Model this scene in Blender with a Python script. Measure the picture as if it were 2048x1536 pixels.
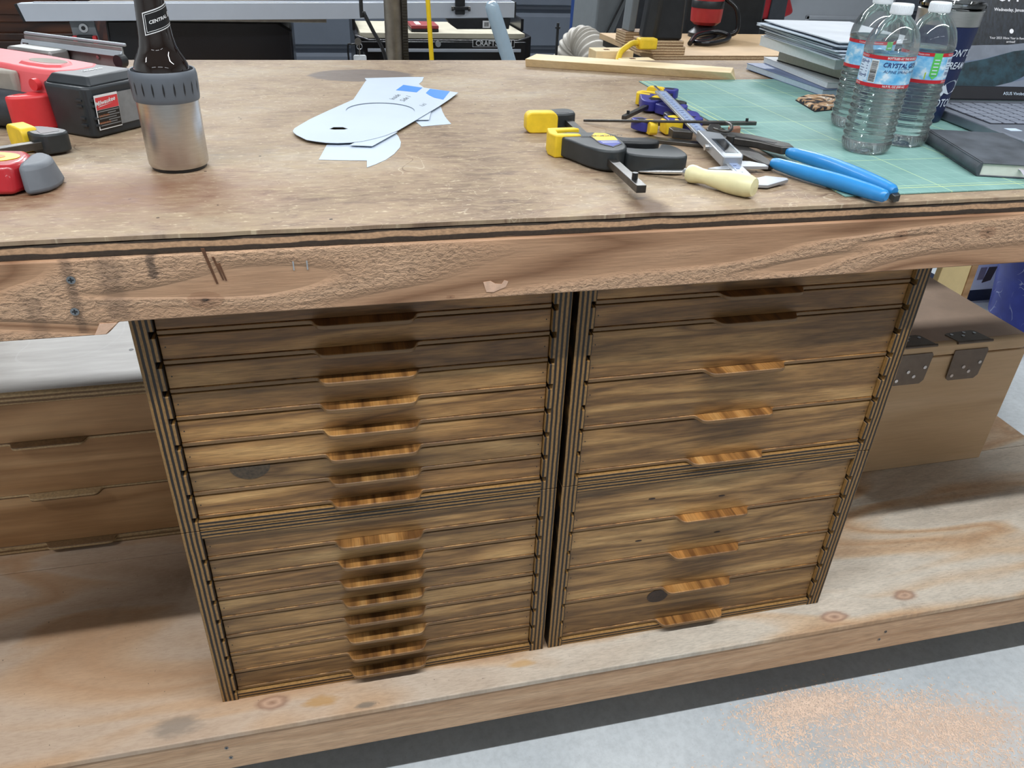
import bpy, math, random
from mathutils import Vector, Matrix
random.seed(7)
for o in list(bpy.data.objects): bpy.data.objects.remove(o)
SC = bpy.context.scene
COL = SC.collection
PI = math.pi

# ------------------------------------------------------------------ camera
cam = bpy.data.cameras.new('camera'); camo = bpy.data.objects.new('camera', cam); COL.objects.link(camo)
cam.sensor_width = 36.0; cam.lens = 36.0 * 1543.64 / 2048; cam.clip_start = 0.01
RX = Vector((0.9731177, -0.2274306, 0.0362934)); RD = Vector((-0.088366, -0.5142315, -0.853087)); RF = Vector((0.2126813, 0.826947, -0.5205049))
m = Matrix.Identity(4)
for i in range(3):
    m[i][0] = RX[i]; m[i][1] = -RD[i]; m[i][2] = -RF[i]
m[0][3], m[1][3], m[2][3] = 0.23894, -0.84554, 1.34506
camo.matrix_world = m
SC.camera = camo

# ------------------------------------------------------------------ world, lamps, exposure
w = bpy.data.worlds.new('world'); SC.world = w; w.use_nodes = True
w.node_tree.nodes['Background'].inputs[0].default_value = (0.85, 0.92, 1.0, 1)
w.node_tree.nodes['Background'].inputs[1].default_value = 0.10
def tube_or_fill(x, y, z, lx, ly, power, col=(0.93, 0.97, 1.0)):
    l = bpy.data.lights.new('shop_or_fill_tube', 'AREA'); l.shape = 'RECTANGLE'; l.size = lx; l.size_y = ly; l.energy = power; l.color = col
    o = bpy.data.objects.new('shop_or_fill_tube', l); o.location = (x, y, z); COL.objects.link(o); return o
for x in (-1.9, -0.45, 1.0, 2.45): tube_or_fill(x, -0.72, 3.02, 1.35, 0.045, 33)
for x in (-1.0, 0.8, 2.6): tube_or_fill(x, 4.0, 3.02, 1.2, 0.12, 66).rotation_euler = (math.radians(-42), 0, 0)   # angled shop lights over the saw
for x in (-1.5, 0.3, 2.1): tube_or_fill(x, -3.0, 3.02, 1.2, 0.12, 4)  # added fill row behind the camera, lifts the shade under the bench
for x in (-0.4, 2.2): tube_or_fill(x, 1.9, 3.02, 1.2, 0.12, 10)
SC.view_settings.view_transform = 'Standard'; SC.view_settings.look = 'None'
SC.view_settings.exposure = 0.0; SC.view_settings.gamma = 1.0; SC.view_settings.use_curve_mapping = False

# ------------------------------------------------------------------ material helpers
class G:
    def __init__(s, name):
        s.m = bpy.data.materials.new(name); s.m.use_nodes = True; s.t = s.m.node_tree
        s.b = s.t.nodes['Principled BSDF']; s.out = s.t.nodes['Material Output']
    def put(s, sock, v):
        if isinstance(v, bpy.types.NodeSocket): s.t.links.new(v, sock)
        elif isinstance(v, (tuple, list)):
            v = tuple(v)
            if sock.type == 'RGBA' and len(v) == 3: v = v + (1,)
            sock.default_value = v
        else: sock.default_value = v
    def n(s, typ, props=None, ins=None):
        nd = s.t.nodes.new('ShaderNode' + typ)
        for k, v in (props or {}).items(): setattr(nd, k, v)
        for k, v in (ins or {}).items(): s.put(nd.inputs[k], v)
        return nd
    def math(s, op, a, b=0.0, c=0.0, clamp=False):
        return s.n('Math', {'operation': op, 'use_clamp': clamp}, {0: a, 1: b, 2: c}).outputs[0]
    def mix(s, f, a, b, blend='MIX'):
        nd = s.n('Mix', {'data_type': 'RGBA', 'blend_type': blend}, {0: f, 6: a, 7: b}); return nd.outputs[2]
    def ramp(s, f, stops, interp='LINEAR'):
        nd = s.n('ValToRGB', None, {0: f}); cr = nd.color_ramp; cr.interpolation = interp
        while len(cr.elements) < len(stops): cr.elements.new(0.5)
        for e, (p, c) in zip(cr.elements, stops):
            e.position = p; e.color = (c, c, c, 1) if isinstance(c, (int, float)) else tuple(c) + (1,)
        return nd.outputs[0]
    def vec(s, v, scale=(1, 1, 1), add=(0, 0, 0)):
        a = s.n('VectorMath', {'operation': 'MULTIPLY'}, {0: v, 1: scale}).outputs[0]
        return s.n('VectorMath', {'operation': 'ADD'}, {0: a, 1: add}).outputs[0]
    def vadd(s, a, b): return s.n('VectorMath', {'operation': 'ADD'}, {0: a, 1: b}).outputs[0]
    def obj(s): return s.n('TexCoord').outputs['Object']
    def noise(s, v, scale=1.0, detail=3.0, rough=0.55, dist=0.0):
        return s.n('TexNoise', None, {'Vector': v, 'Scale': scale, 'Detail': detail, 'Roughness': rough, 'Distortion': dist}).outputs[0]
    def attr(s, name): return s.n('Attribute', {'attribute_type': 'OBJECT', 'attribute_name': name}).outputs['Fac']
    def sep(s, v): return s.n('SeparateXYZ', None, {0: v}).outputs
    def bump(s, h, strength=0.3, dist=0.001):
        nd = s.n('Bump', None, {'Strength': strength, 'Distance': dist, 'Height': h}); s.put(s.b.inputs['Normal'], nd.outputs[0])
    def set(s, **k):
        for kk, v in k.items(): s.put(s.b.inputs[kk.replace('_', ' ')], v)
        return s
def srgb(r, g, b):
    f = lambda c: (c / 255 / 12.92) if c <= 10.3 else ((c / 255 + 0.055) / 1.055) ** 2.4
    return (f(r), f(g), f(b))
def plain(name, col, rough=0.5, metal=0.0, var=0.12, scale=40, coat=0.0, bump=0.0, spec=0.5):
    g = G(name); v = g.obj(); n = g.noise(v, scale, 4)
    d = tuple(c * (1 - var) for c in col); l = tuple(min(1, c * (1 + var)) for c in col)
    g.set(Base_Color=g.ramp(n, [(0.3, d), (0.7, l)]), Roughness=rough, Metallic=metal, Coat_Weight=coat)
    g.put(g.b.inputs['Specular IOR Level'], spec)
    if bump: g.bump(g.noise(v, scale * 6, 3), bump, 0.0006)
    return g.m
def wood(name, cols, fig=(1.0, 9, 12), ring=5.0, fine=(14, 260, 260), rough=0.5, bump=0.2, tone=False, dark=None, coat=0.0, fine_amt=0.35, dist=0.6, blotch=0.0):
    g = G(name); v = g.obj()
    if tone:
        sd = g.attr('seed'); off = g.n('CombineXYZ', None, {0: g.math('MULTIPLY', sd, 3.71), 1: g.math('MULTIPLY', sd, 1.93), 2: g.math('MULTIPLY', sd, 0.77)}).outputs[0]
        v = g.vadd(v, off)
    n1 = g.noise(g.vec(v, fig), 1.0, 2.5, 0.5, dist)
    r = g.math('PINGPONG', g.math('MULTIPLY', n1, ring), 1.0)
    c = g.ramp(r, [(0.0, cols[0]), (0.45, cols[1]), (1.0, cols[2])])
    n2 = g.noise(g.vec(v, fine), 1.0, 3, 0.6)
    c = g.mix(fine_amt, c, g.ramp(n2, [(0.3, 0.25), (0.62, 1.0)]), 'MULTIPLY')
    if blotch:
        n3 = g.noise(g.vec(v, (5, 12, 14)), 1.0, 3, 0.6)
        c = g.mix(blotch, c, g.ramp(n3, [(0.35, (0.52, 0.42, 0.30)), (0.6, 1.0)]), 'MULTIPLY')
    if tone:
        tn = g.attr('tone')
        c = g.mix(1.0, c, g.n('CombineColor', None, {0: tn, 1: g.math('MULTIPLY', tn, g.attr('hue')), 2: g.math('MULTIPLY', tn, g.math('POWER', g.attr('hue'), 2.2))}).outputs[0], 'MULTIPLY')
    g.set(Base_Color=c, Roughness=rough, Coat_Weight=coat); g.put(g.b.inputs['Coat Roughness'], 0.25)
    if bump: g.bump(n2, bump, 0.0008)
    return g.m
def plies(name, axis, cols, period, rough=0.5, phase=0.0, wob=0.25, coat=0.0):
    """plywood edge: thin alternating layers across one object axis"""
    g = G(name); v = g.obj(); s = g.sep(v)
    n = g.noise(g.vec(v, (25, 25, 25)), 1.0, 3)
    t = g.math('ADD', g.math('MULTIPLY', s[axis], 1.0 / period), g.math('MULTIPLY', n, wob))
    t = g.math('FRACT', g.math('ADD', t, phase))
    c = g.ramp(t, [(0.0, cols[0]), (0.42, cols[0]), (0.5, cols[1]), (0.92, cols[1]), (1.0, cols[0])])
    f = [220, 220, 220]; f[axis] = 400
    k = g.noise(g.vec(v, tuple(f)), 1.0, 3)
    c = g.mix(0.5, c, g.ramp(k, [(0.3, 0.3), (0.65, 1.0)]), 'MULTIPLY')
    g.set(Base_Color=c, Roughness=rough, Coat_Weight=coat); g.bump(t, 0.25, 0.0006)
    return g.m

# ------------------------------------------------------------------ mesh helpers
class MB:
    def __init__(s): s.v = []; s.f = []
    def add(s, vs, fs):
        k = len(s.v); s.v += [tuple(p) for p in vs]; s.f += [tuple(i + k for i in f) for f in fs]; return s
    def box(s, x0, x1, y0, y1, z0, z1):
        return s.add([(x0, y0, z0), (x1, y0, z0), (x1, y1, z0), (x0, y1, z0), (x0, y0, z1), (x1, y0, z1), (x1, y1, z1), (x0, y1, z1)],
                     [(0, 3, 2, 1), (4, 5, 6, 7), (0, 1, 5, 4), (1, 2, 6, 5), (2, 3, 7, 6), (3, 0, 4, 7)])
    def prism(s, poly, a, b, plane='xy', top=None):
        """polygon extruded from a to b along the axis left out of plane; top = optional polygon at b"""
        top = top or poly; n = len(poly)
        def P(q, h):
            return (q[0], q[1], h) if plane == 'xy' else (q[0], h, q[1]) if plane == 'xz' else (h, q[0], q[1])
        ar = sum(poly[i][0] * poly[(i + 1) % n][1] - poly[(i + 1) % n][0] * poly[i][1] for i in range(n))
        vs = [P(q, a) for q in poly] + [P(q, b) for q in top]
        ccw = ar > 0
        if plane == 'xz': ccw = not ccw
        if b < a: ccw = not ccw
        bot = list(range(n)); tp = list(range(n, 2 * n))
        fs = [tuple(reversed(bot)), tuple(tp)] if ccw else [tuple(bot), tuple(reversed(tp))]
        for i in range(n):
            j = (i + 1) % n
            fs.append((i, j, n + j, n + i) if ccw else (j, i, n + i, n + j))
        return s.add(vs, fs)
    def lathe(s, prof, seg=32, c=(0, 0, 0), fn=None):
        vs = []; fs = []
        for r, z in prof:
            for k in range(seg):
                a = 2 * PI * k / seg; rr = fn(r, z, a) if fn else r
                vs.append((c[0] + rr * math.cos(a), c[1] + rr * math.sin(a), c[2] + z))
        for i in range(len(prof) - 1):
            for k in range(seg):
                j = (k + 1) % seg; fs.append((i * seg + k, i * seg + j, (i + 1) * seg + j, (i + 1) * seg + k))
        if prof[0][0] > 1e-6: fs.append(tuple(reversed(range(seg))))
        if prof[-1][0] > 1e-6: fs.append(tuple(range((len(prof) - 1) * seg, len(prof) * seg)))
        return s.add(vs, fs)
    def tube(s, path, r, seg=10, caps=True, flat=1.0):
        """round tube along a path; r a number or a list; flat squashes it along its second normal"""
        P = [Vector(p) for p in path]; n = len(P); vs = []; fs = []
        up = Vector((0, 0, 1)); prev = None
        for i in range(n):
            d = (P[min(i + 1, n - 1)] - P[max(i - 1, 0)]).normalized()
            if prev is None:
                a = d.cross(up)
                if a.length < 1e-3: a = d.cross(Vector((0, 1, 0)))
            else: a = prev - d * prev.dot(d)
            a.normalize(); prev = a; b = d.cross(a)
            rr = r[i] if isinstance(r, (list, tuple)) else r
            for k in range(seg):
                t = 2 * PI * k / seg; vs.append(P[i] + a * (rr * math.cos(t)) + b * (rr * flat * math.sin(t)))
        for i in range(n - 1):
            for k in range(seg):
                j = (k + 1) % seg; fs.append((i * seg + k, i * seg + j, (i + 1) * seg + j, (i + 1) * seg + k))
        if caps: fs.append(tuple(reversed(range(seg)))); fs.append(tuple(range((n - 1) * seg, n * seg)))
        return s.add(vs, fs)
    def cyl(s, c, r, h, seg=16, axis='z', r2=None):
        r2 = r if r2 is None else r2; k = MB().lathe([(r, 0), (r2, h)], seg)
        vs = [((x, y, z) if axis == 'z' else (z, x, y) if axis == 'x' else (y, z, x)) for x, y, z in k.v]
        return s.add([(x + c[0], y + c[1], z + c[2]) for x, y, z in vs], k.f)
    def map(s, fn): s.v = [tuple(fn(*p)) for p in s.v]; return s
    def build(s, name, mat, parent=None, smooth=False, bevel=0.0, seg=2, angle=38):
        me = bpy.data.meshes.new(name); me.from_pydata(s.v, [], s.f); me.update()
        me.materials.append(mat)
        o = bpy.data.objects.new(name, me); COL.objects.link(o)
        if parent: o.parent = parent
        if smooth:
            for p in me.polygons: p.use_smooth = True
            me.set_sharp_from_angle(angle=math.radians(angle))
        if bevel:
            b = o.modifiers.new('bevel', 'BEVEL'); b.width = bevel; b.segments = seg; b.limit_method = 'ANGLE'; b.angle_limit = math.radians(30)
            if not smooth:
                for p in me.polygons: p.use_smooth = True
                me.set_sharp_from_angle(angle=math.radians(angle))
        return o
def bx(name, mat, parent, x0, x1, y0, y1, z0, z1, bevel=0.0, seg=2): return MB().box(x0, x1, y0, y1, z0, z1).build(name, mat, parent, bevel=bevel, seg=seg)
def tag(o, label, cat, group=None):
    o['label'] = label; o['category'] = cat
    if group: o['group'] = group
    return o
def thing(name, label, cat, loc=(0, 0, 0), rz=0.0, group=None):
    o = bpy.data.objects.new(name, None); COL.objects.link(o); o.location = loc; o.rotation_euler = (0, 0, rz); o.empty_display_size = 0.05
    return tag(o, label, cat, group)
def struct(o): o['kind'] = 'structure'; return o
def dup(o, parent=None):
    c = o.copy(); COL.objects.link(c); c.parent = parent; return c
def rrect(x0, x1, y0, y1, r, n=5):
    P = []
    for cx, cy, a0 in ((x1 - r, y0 + r, -PI / 2), (x1 - r, y1 - r, 0), (x0 + r, y1 - r, PI / 2), (x0 + r, y0 + r, PI)):
        for k in range(n + 1): a = a0 + PI / 2 * k / n; P.append((cx + r * math.cos(a), cy + r * math.sin(a)))
    return P
def ell(cx, cy, rx, ry, n=28, a0=0.0, a1=2 * PI):
    full = abs(a1 - a0 - 2 * PI) < 1e-6; k = n if full else n + 1
    return [(cx + rx * math.cos(a0 + (a1 - a0) * i / n), cy + ry * math.sin(a0 + (a1 - a0) * i / n)) for i in range(k)]
def smooth_poly(P, it=2):
    for _ in range(it):
        Q = []
        for i in range(len(P)):
            a, b = P[i], P[(i + 1) % len(P)]
            Q += [(a[0] * .75 + b[0] * .25, a[1] * .75 + b[1] * .25), (a[0] * .25 + b[0] * .75, a[1] * .25 + b[1] * .75)]
        P = Q
    return P
def arc_path(pts, n=8):
    """Catmull-Rom through points"""
    P = [Vector(p) for p in pts]; P = [P[0] * 2 - P[1]] + P + [P[-1] * 2 - P[-2]]; out = []
    for i in range(1, len(P) - 2):
        for k in range(n):
            t = k / n; a, b, c, d = P[i - 1], P[i], P[i + 1], P[i + 2]
            out.append(0.5 * ((2 * b) + (c - a) * t + (2 * a - 5 * b + 4 * c - d) * t * t + (3 * b - a - 3 * c + d) * t ** 3))
    out.append(P[-2]); return out
def text2d(body, size, bold=0.0, shear=0.0, align='CENTER', spacing=1.0):
    cu = bpy.data.curves.new('t', 'FONT'); cu.body = body; cu.size = size; cu.offset = bold; cu.shear = shear
    cu.align_x = align; cu.align_y = 'CENTER'; cu.resolution_u = 2; cu.space_character = spacing
    o = bpy.data.objects.new('t', cu); COL.objects.link(o)
    dg = bpy.context.evaluated_depsgraph_get(); e = o.evaluated_get(dg); me = e.to_mesh()
    vs = [(p.co.x, p.co.y) for p in me.vertices]; fs = [tuple(p.vertices) for p in me.polygons]
    e.to_mesh_clear(); bpy.data.objects.remove(o); bpy.data.curves.remove(cu)
    return vs, fs
def text(mb, body, size, fn, **k):
    vs, fs = text2d(body, size, **k)
    if len(vs): mb.add([fn(x, y) for x, y in vs], fs)
    return mb
def patch(mb, x0, x1, y0, y1, fn, nx=8, ny=1):
    vs = [fn(x0 + (x1 - x0) * i / nx, y0 + (y1 - y0) * j / ny) for j in range(ny + 1) for i in range(nx + 1)]
    fs = [(j * (nx + 1) + i, j * (nx + 1) + i + 1, (j + 1) * (nx + 1) + i + 1, (j + 1) * (nx + 1) + i) for j in range(ny) for i in range(nx)]
    return mb.add(vs, fs)
def polyfn(mb, poly, fn): return mb.add([fn(x, y) for x, y in poly], [tuple(range(len(poly)))])

# ------------------------------------------------------------------ key dimensions (metres; floor z = 0, apron face y = 0)
T = 1.0378; X0, X1, YB = -0.62, 1.97, 1.125
ZS = 0.2215                                # shelf top
WHITE = plain('white_plastic', (0.75, 0.77, 0.78), 0.4)
BLACK = plain('black_plastic', (0.012, 0.013, 0.015), 0.42, var=0.3, bump=0.05)
BLACKGLOSS = plain('black_enamel', (0.006, 0.006, 0.008), 0.25, var=0.2)
STEEL = plain('bright_steel', (0.62, 0.63, 0.65), 0.28, 1.0, 0.1)
DSTEEL = plain('dark_steel', (0.10, 0.095, 0.09), 0.38, 0.9, 0.25)
ZINC = plain('zinc_screw', (0.30, 0.31, 0.32), 0.35, 1.0, 0.2)
YELLOW = plain('yellow_rubber', srgb(226, 190, 40), 0.55, var=0.1, scale=60)
RED = plain('red_plastic', srgb(205, 52, 56), 0.42, var=0.08)

# ================================================================== SETTING
g = G('concrete'); v = g.obj()
n1 = g.noise(v, 2.2, 5, 0.6); n2 = g.noise(v, 60, 4, 0.7); n3 = g.noise(v, 260, 2)
c = g.ramp(n1, [(0.3, srgb(176, 182, 186)), (0.7, srgb(205, 209, 211))])
c = g.mix(0.35, c, g.ramp(n2, [(0.3, 0.55), (0.6, 1.0)]), 'MULTIPLY')
c = g.mix(g.ramp(n3, [(0.72, 0.0), (0.76, 0.7)]), c, srgb(120, 118, 112))
n4 = g.noise(v, 90, 4, 0.75)
for cx, cy, rx, ry, am in ((1.10, -0.03, 0.16, 0.05, 0.9), (1.25, -0.11, 0.25, 0.07, 0.7), (1.38, -0.14, 0.2, 0.06, 0.7), (0.80, -0.13, 0.08, 0.03, 0.7), (1.25, -0.25, 0.5, 0.10, 0.5), (0.97, -0.14, 0.08, 0.05, 0.4)):
    sd_ = g.sep(g.vec(v, (1 / rx, 1 / ry, 1), (-cx / rx, -cy / ry, 0)))
    r = g.math('SQRT', g.math('ADD', g.math('MULTIPLY', sd_[0], sd_[0]), g.math('MULTIPLY', sd_[1], sd_[1])))
    r = g.math('ADD', r, g.math('MULTIPLY', g.math('SUBTRACT', n4, 0.5), 2.6))
    c = g.mix(g.math('MULTIPLY', g.ramp(r, [(0.3, 1.0), (1.0, 0.0)]), am), c, srgb(212, 186, 166))
g.set(Base_Color=c, Roughness=0.75); g.bump(n2, 0.15, 0.001); CONCRETE = g.m
struct(bx('floor', CONCRETE, None, -3.2, 5.4, -4.2, 5.2, -0.1, 0.0))
PAINT = plain('wall_paint', srgb(176, 178, 178), 0.85, var=0.03, scale=3)
struct(bx('wall_left', PAINT, None, -3.3, -3.2, -4.2, 5.2, 0, 3.2))
struct(bx('wall_right', PAINT, None, 5.4, 5.5, -4.2, 5.2, 0, 3.2))
struct(bx('wall_front', PAINT, None, -3.3, 5.5, -4.3, -4.2, 0, 3.2))
struct(bx('ceiling', PAINT, None, -3.3, 5.5, -4.3, 5.3, 3.2, 3.3))
# ribbed steel siding
SIDING = plain('grey_siding', srgb(84, 91, 102), 0.42, 0.0, 0.06, 6, spec=0.6)
prof = []; z = 0.0
while z < 3.2:
    prof += [(5.10, z), (5.10, z + 0.17), (5.155, z + 0.215), (5.155, z + 0.235), (5.10, z + 0.25)]; z += 0.27
prof += [(5.10, 3.2), (5.3, 3.2), (5.3, 0)]
struct(MB().prism(prof, -3.3, 5.5, 'yz').build('wall_back', SIDING))
# grey panel door standing in the back wall
DOORM = plain('door_paint', srgb(158, 163, 170), 0.5, var=0.03, scale=8)
d = struct(MB().box(3.70, 4.72, 5.02, 5.098, 0.0, 2.1).build('door_1', DOORM, bevel=0.004))
for x0, x1 in ((3.96, 4.48),):
    for z0, z1 in ((0.2, 0.755), (1.0, 1.9)):
        MB().box(x0, x1, 5.008, 5.03, z0, z0 + 0.03).box(x0, x1, 5.008, 5.03, z1 - 0.03, z1).box(x0, x0 + 0.03, 5.008, 5.03, z0, z1).box(x1 - 0.03, x1, 5.008, 5.03, z0, z1).build('panel_moulding', DOORM, d, bevel=0.006)
MB().cyl((3.76, 4.97, 0.95), 0.03, 0.05, 16, 'y').build('door_knob', BLACK, d, smooth=True)

# ================================================================== WORKBENCH
g = G('worn_hardboard'); v = g.obj()
nA = g.noise(g.vec(v, (3, 5, 1)), 1.0, 5, 0.65, 0.3); nB = g.noise(g.vec(v, (22, 62, 1)), 1.0, 5, 0.7, 0.5); nC = g.noise(g.vec(v, (40, 130, 1)), 1.0, 3, 0.6)
c = g.ramp(nA, [(0.32, srgb(106, 82, 64)), (0.5, srgb(150, 126, 103)), (0.68, srgb(172, 156, 136))])
c = g.mix(g.ramp(nB, [(0.40, 0.0), (0.66, 0.75)]), c, srgb(170, 150, 122))
c = g.mix(g.ramp(nB, [(0.26, 0.7), (0.42, 0.0)]), c, srgb(84, 66, 54))
c = g.mix(0.30, c, g.ramp(nC, [(0.3, 0.45), (0.6, 1.0)]), 'MULTIPLY')
nF = g.noise(g.vec(v, (75, 210, 1)), 1.0, 3, 0.6, 0.6)
c = g.mix(g.ramp(nF, [(0.60, 0.0), (0.68, 0.55)]), c, srgb(206, 188, 158))
c = g.mix(g.ramp(nF, [(0.28, 0.5), (0.36, 0.0)]), c, srgb(92, 70, 56))
def contour(sc, wdt, ms, lo, hi, vv):
    a = g.noise(vv, sc, 1.5, 0.5, 0.8); a = g.math('ABSOLUTE', g.math('SUBTRACT', a, 0.5)); l = g.math('LESS_THAN', a, wdt)
    return g.math('MULTIPLY', l, g.ramp(g.noise(v, ms, 2), [(lo, 0.0), (hi, 1.0)]))
c = g.mix(g.math('MULTIPLY', contour(9, 0.0022, 6, 0.52, 0.62, v), 0.4), c, srgb(206, 192, 168))
c = g.mix(g.math('MULTIPLY', contour(22, 0.005, 5, 0.5, 0.6, g.vec(v, (1, 1, 1), (3, 5, 0))), 0.35), c, srgb(200, 184, 158))
c = g.mix(g.math('MULTIPLY', contour(3, 0.0018, 3, 0.45, 0.6, g.vec(v, (1, 2.5, 1), (9, 2, 0))), 0.5), c, srgb(90, 66, 50))
vo = g.n('TexVoronoi', None, {'Vector': v, 'Scale': 26}).outputs['Distance']
c = g.mix(g.math('MULTIPLY', g.math('LESS_THAN', vo, 0.055), g.math('GREATER_THAN', nA, 0.47)), c, srgb(50, 42, 38))
def blob(cx, cy, rx, ry, soft=0.25, wob=0.25, src=None):
    s_ = g.sep(g.vec(src or v, (1 / rx, 1 / ry, 1), (-cx / rx, -cy / ry, 0)))
    r = g.math('SQRT', g.math('ADD', g.math('MULTIPLY', s_[0], s_[0]), g.math('MULTIPLY', s_[1], s_[1])))
    r = g.math('ADD', r, g.math('MULTIPLY', g.math('SUBTRACT', nB, 0.5), wob * 4))
    return g.ramp(r, [(max(0.0, 1 - soft), 1.0), (1.0, 0.0)])
c = g.mix(g.math('MULTIPLY', blob(0.335, 0.93, 0.115, 0.075, 0.12, 0.06), 0.85), c, srgb(102, 92, 88))
c = g.mix(g.math('MULTIPLY', blob(0.0, 0.15, 0.24, 0.13, 0.8, 0.3), 0.6), c, srgb(118, 74, 48))
c = g.mix(g.math('MULTIPLY', blob(0.63, 0.035, 0.035, 0.05, 0.5, 0.3), 0.8), c, srgb(84, 62, 46))
c = g.mix(g.math('MULTIPLY', blob(0.06, 0.20, 0.10, 0.06, 0.7, 0.3), 0.4), c, srgb(104, 66, 44))
g.set(Base_Color=c, Roughness=g.ramp(nB, [(0.3, 0.55), (0.7, 0.75)])); g.put(g.b.inputs['Specular IOR Level'], 0.35); g.bump(nB, 0.12, 0.0008); HARDBOARD = g.m

g = G('apron_fir'); v = g.obj()
n1 = g.noise(g.vec(v, (1.5, 1, 13), (0.3, 0, 1.7)), 1.0, 1.5, 0.45, 0.5)
ring = g.math('PINGPONG', g.math('MULTIPLY', n1, 4.2), 1.0)
fib = g.noise(g.vec(v, (22, 300, 320)), 1.0, 3, 0.6)
c = g.ramp(ring, [(0.0, srgb(134, 96, 68)), (0.14, srgb(174, 134, 102)), (0.55, srgb(198, 160, 128)), (1.0, srgb(180, 140, 108))])
c = g.mix(0.3, c, g.ramp(fib, [(0.3, 0.45), (0.6, 1.0)]), 'MULTIPLY')
rough_mask = g.ramp(ring, [(0.22, 0.0), (0.42, 1.0), (0.74, 1.0), (0.86, 0.0)])
chip = g.noise(g.vec(v, (120, 200, 240)), 1.0, 3, 0.65, 0.6)
c = g.mix(g.math('MULTIPLY', rough_mask, 0.5), c, g.ramp(chip, [(0.36, 0.35), (0.5, 1.0)]), 'MULTIPLY')  # crevice shade between the chips painted into the colour
sx = g.sep(v)
for cx, cz, rx, rz in ((0.096, 0.961, 0.020, 0.011), (0.99, 0.992, 0.012, 0.008), (1.13, 0.990, 0.014, 0.009), (0.375, 0.945, 0.006, 0.003)):
    dx = g.math('MULTIPLY', g.math('SUBTRACT', sx[0], cx), 1 / rx); dz = g.math('MULTIPLY', g.math('SUBTRACT', sx[2], cz), 1 / rz)
    r = g.math('SQRT', g.math('ADD', g.math('MULTIPLY', dx, dx), g.math('MULTIPLY', dz, dz))); r = g.math('ADD', r, g.math('MULTIPLY', g.math('SUBTRACT', fib, 0.5), 0.5))
    c = g.mix(g.ramp(r, [(0.1, 0.9), (0.3, 0.5), (0.95, 0.45), (1.1, 0.0)]), c, g.ramp(r, [(0.05, srgb(40, 26, 18)), (0.25, srgb(120, 80, 54)), (1.0, srgb(150, 108, 78))]))
def vband(cx, wd, z0, z1):
    a = g.math('ABSOLUTE', g.math('SUBTRACT', g.math('ADD', sx[0], g.math('MULTIPLY', g.math('SUBTRACT', chip, 0.5), 0.012)), cx))
    a = g.ramp(g.math('DIVIDE', a, wd), [(0.4, 1.0), (1.0, 0.0)])
    return g.math('MULTIPLY', a, g.math('MULTIPLY', g.math('GREATER_THAN', sx[2], z0), g.math('LESS_THAN', sx[2], z1)))
for cx, wd, z0, z1, am in ((-0.036, 0.007, 0.93, 1.03, 0.45), (0.005, 0.016, 0.945, 1.03, 0.35), (0.048, 0.006, 0.99, 1.03, 0.7), (-0.078, 0.012, 0.92, 0.975, 0.3)):
    c = g.mix(g.math('MULTIPLY', vband(cx, wd, z0, z1), am), c, srgb(52, 38, 32))
g.set(Base_Color=c, Roughness=0.7)
g.bump(g.math('ADD', g.math('MULTIPLY', g.math('MULTIPLY', chip, rough_mask), 1.6), g.math('MULTIPLY', fib, 0.15)), 0.9, 0.0035); APRON = g.m

PLYTOP = plies('bench_ply_edge', 2, [srgb(200, 160, 124), srgb(66, 54, 44)], 0.0135, 0.8, phase=0.05, wob=0.35)
g = G('shelf_ply'); v = g.obj()
n1 = g.noise(g.vec(v, (1.6, 6.5, 1), (0, 0.4, 0)), 1.0, 2.5, 0.5, 0.9); ring = g.math('PINGPONG', g.math('MULTIPLY', n1, 3.4), 1.0)
nB = g.noise(g.vec(v, (18, 60, 1)), 1.0, 4, 0.6)
c = g.ramp(ring, [(0.0, srgb(186, 150, 116)), (0.2, srgb(202, 174, 144)), (0.42, srgb(206, 194, 178)), (1.0, srgb(190, 174, 156))])
c = g.mix(0.3, c, g.ramp(nB, [(0.3, 0.5), (0.62, 1.0)]), 'MULTIPLY')
nD = g.noise(g.vec(v, (70, 340, 1)), 1.0, 4, 0.65, 0.3)
c = g.mix(0.38, c, g.ramp(nD, [(0.32, 0.4), (0.58, 1.0)]), 'MULTIPLY')
grime = g.noise(v, 5, 6, 0.75)
c = g.mix(g.ramp(grime, [(0.58, 0.0), (0.7, 0.45)]), c, srgb(110, 100, 92))
c = g.mix(g.math('MULTIPLY', g.ramp(g.sep(v)[0], [(0.0, 0.75), (0.75, 0.0)]), 0.7), c, srgb(176, 138, 106))
for cx, cy in ((0.079, 0.026), (1.112, 0.004), (1.284, 0.026)):
    s_ = g.sep(g.vec(v, (1 / 0.034, 1 / 0.017, 1), (-cx / 0.034, -cy / 0.017, 0)))
    r = g.math('SQRT', g.math('ADD', g.math('MULTIPLY', s_[0], s_[0]), g.math('MULTIPLY', s_[1], s_[1])))
    r = g.math('ADD', r, g.math('MULTIPLY', g.math('SUBTRACT', nB, 0.5), 0.7))
    k = g.math('PINGPONG', g.math('MULTIPLY', r, 3.0), 1.0)
    c = g.mix(g.ramp(r, [(0.55, 0.85), (1.15, 0.0)]), c, g.ramp(k, [(0, srgb(132, 96, 76)), (1, srgb(188, 152, 126))]))
for cx, cy, rx, ry, col in ((0.16, 0.012, 0.035, 0.012, srgb(176, 132, 70)), (0.23, -0.010, 0.02, 0.008, srgb(100, 96, 88)), (-0.07, 0.012, 0.05, 0.02, srgb(128, 116, 104)), (0.50, 0.02, 0.03, 0.01, srgb(190, 150, 96))):
    c = g.mix(g.math('MULTIPLY', blob(cx, cy, rx, ry, 0.5, 0.4, v), 0.7), c, col)
sp_k = g.noise(v, 150, 2)
c = g.mix(g.ramp(sp_k, [(0.74, 0.0), (0.78, 0.8)]), c, srgb(60, 48, 40))
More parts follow.
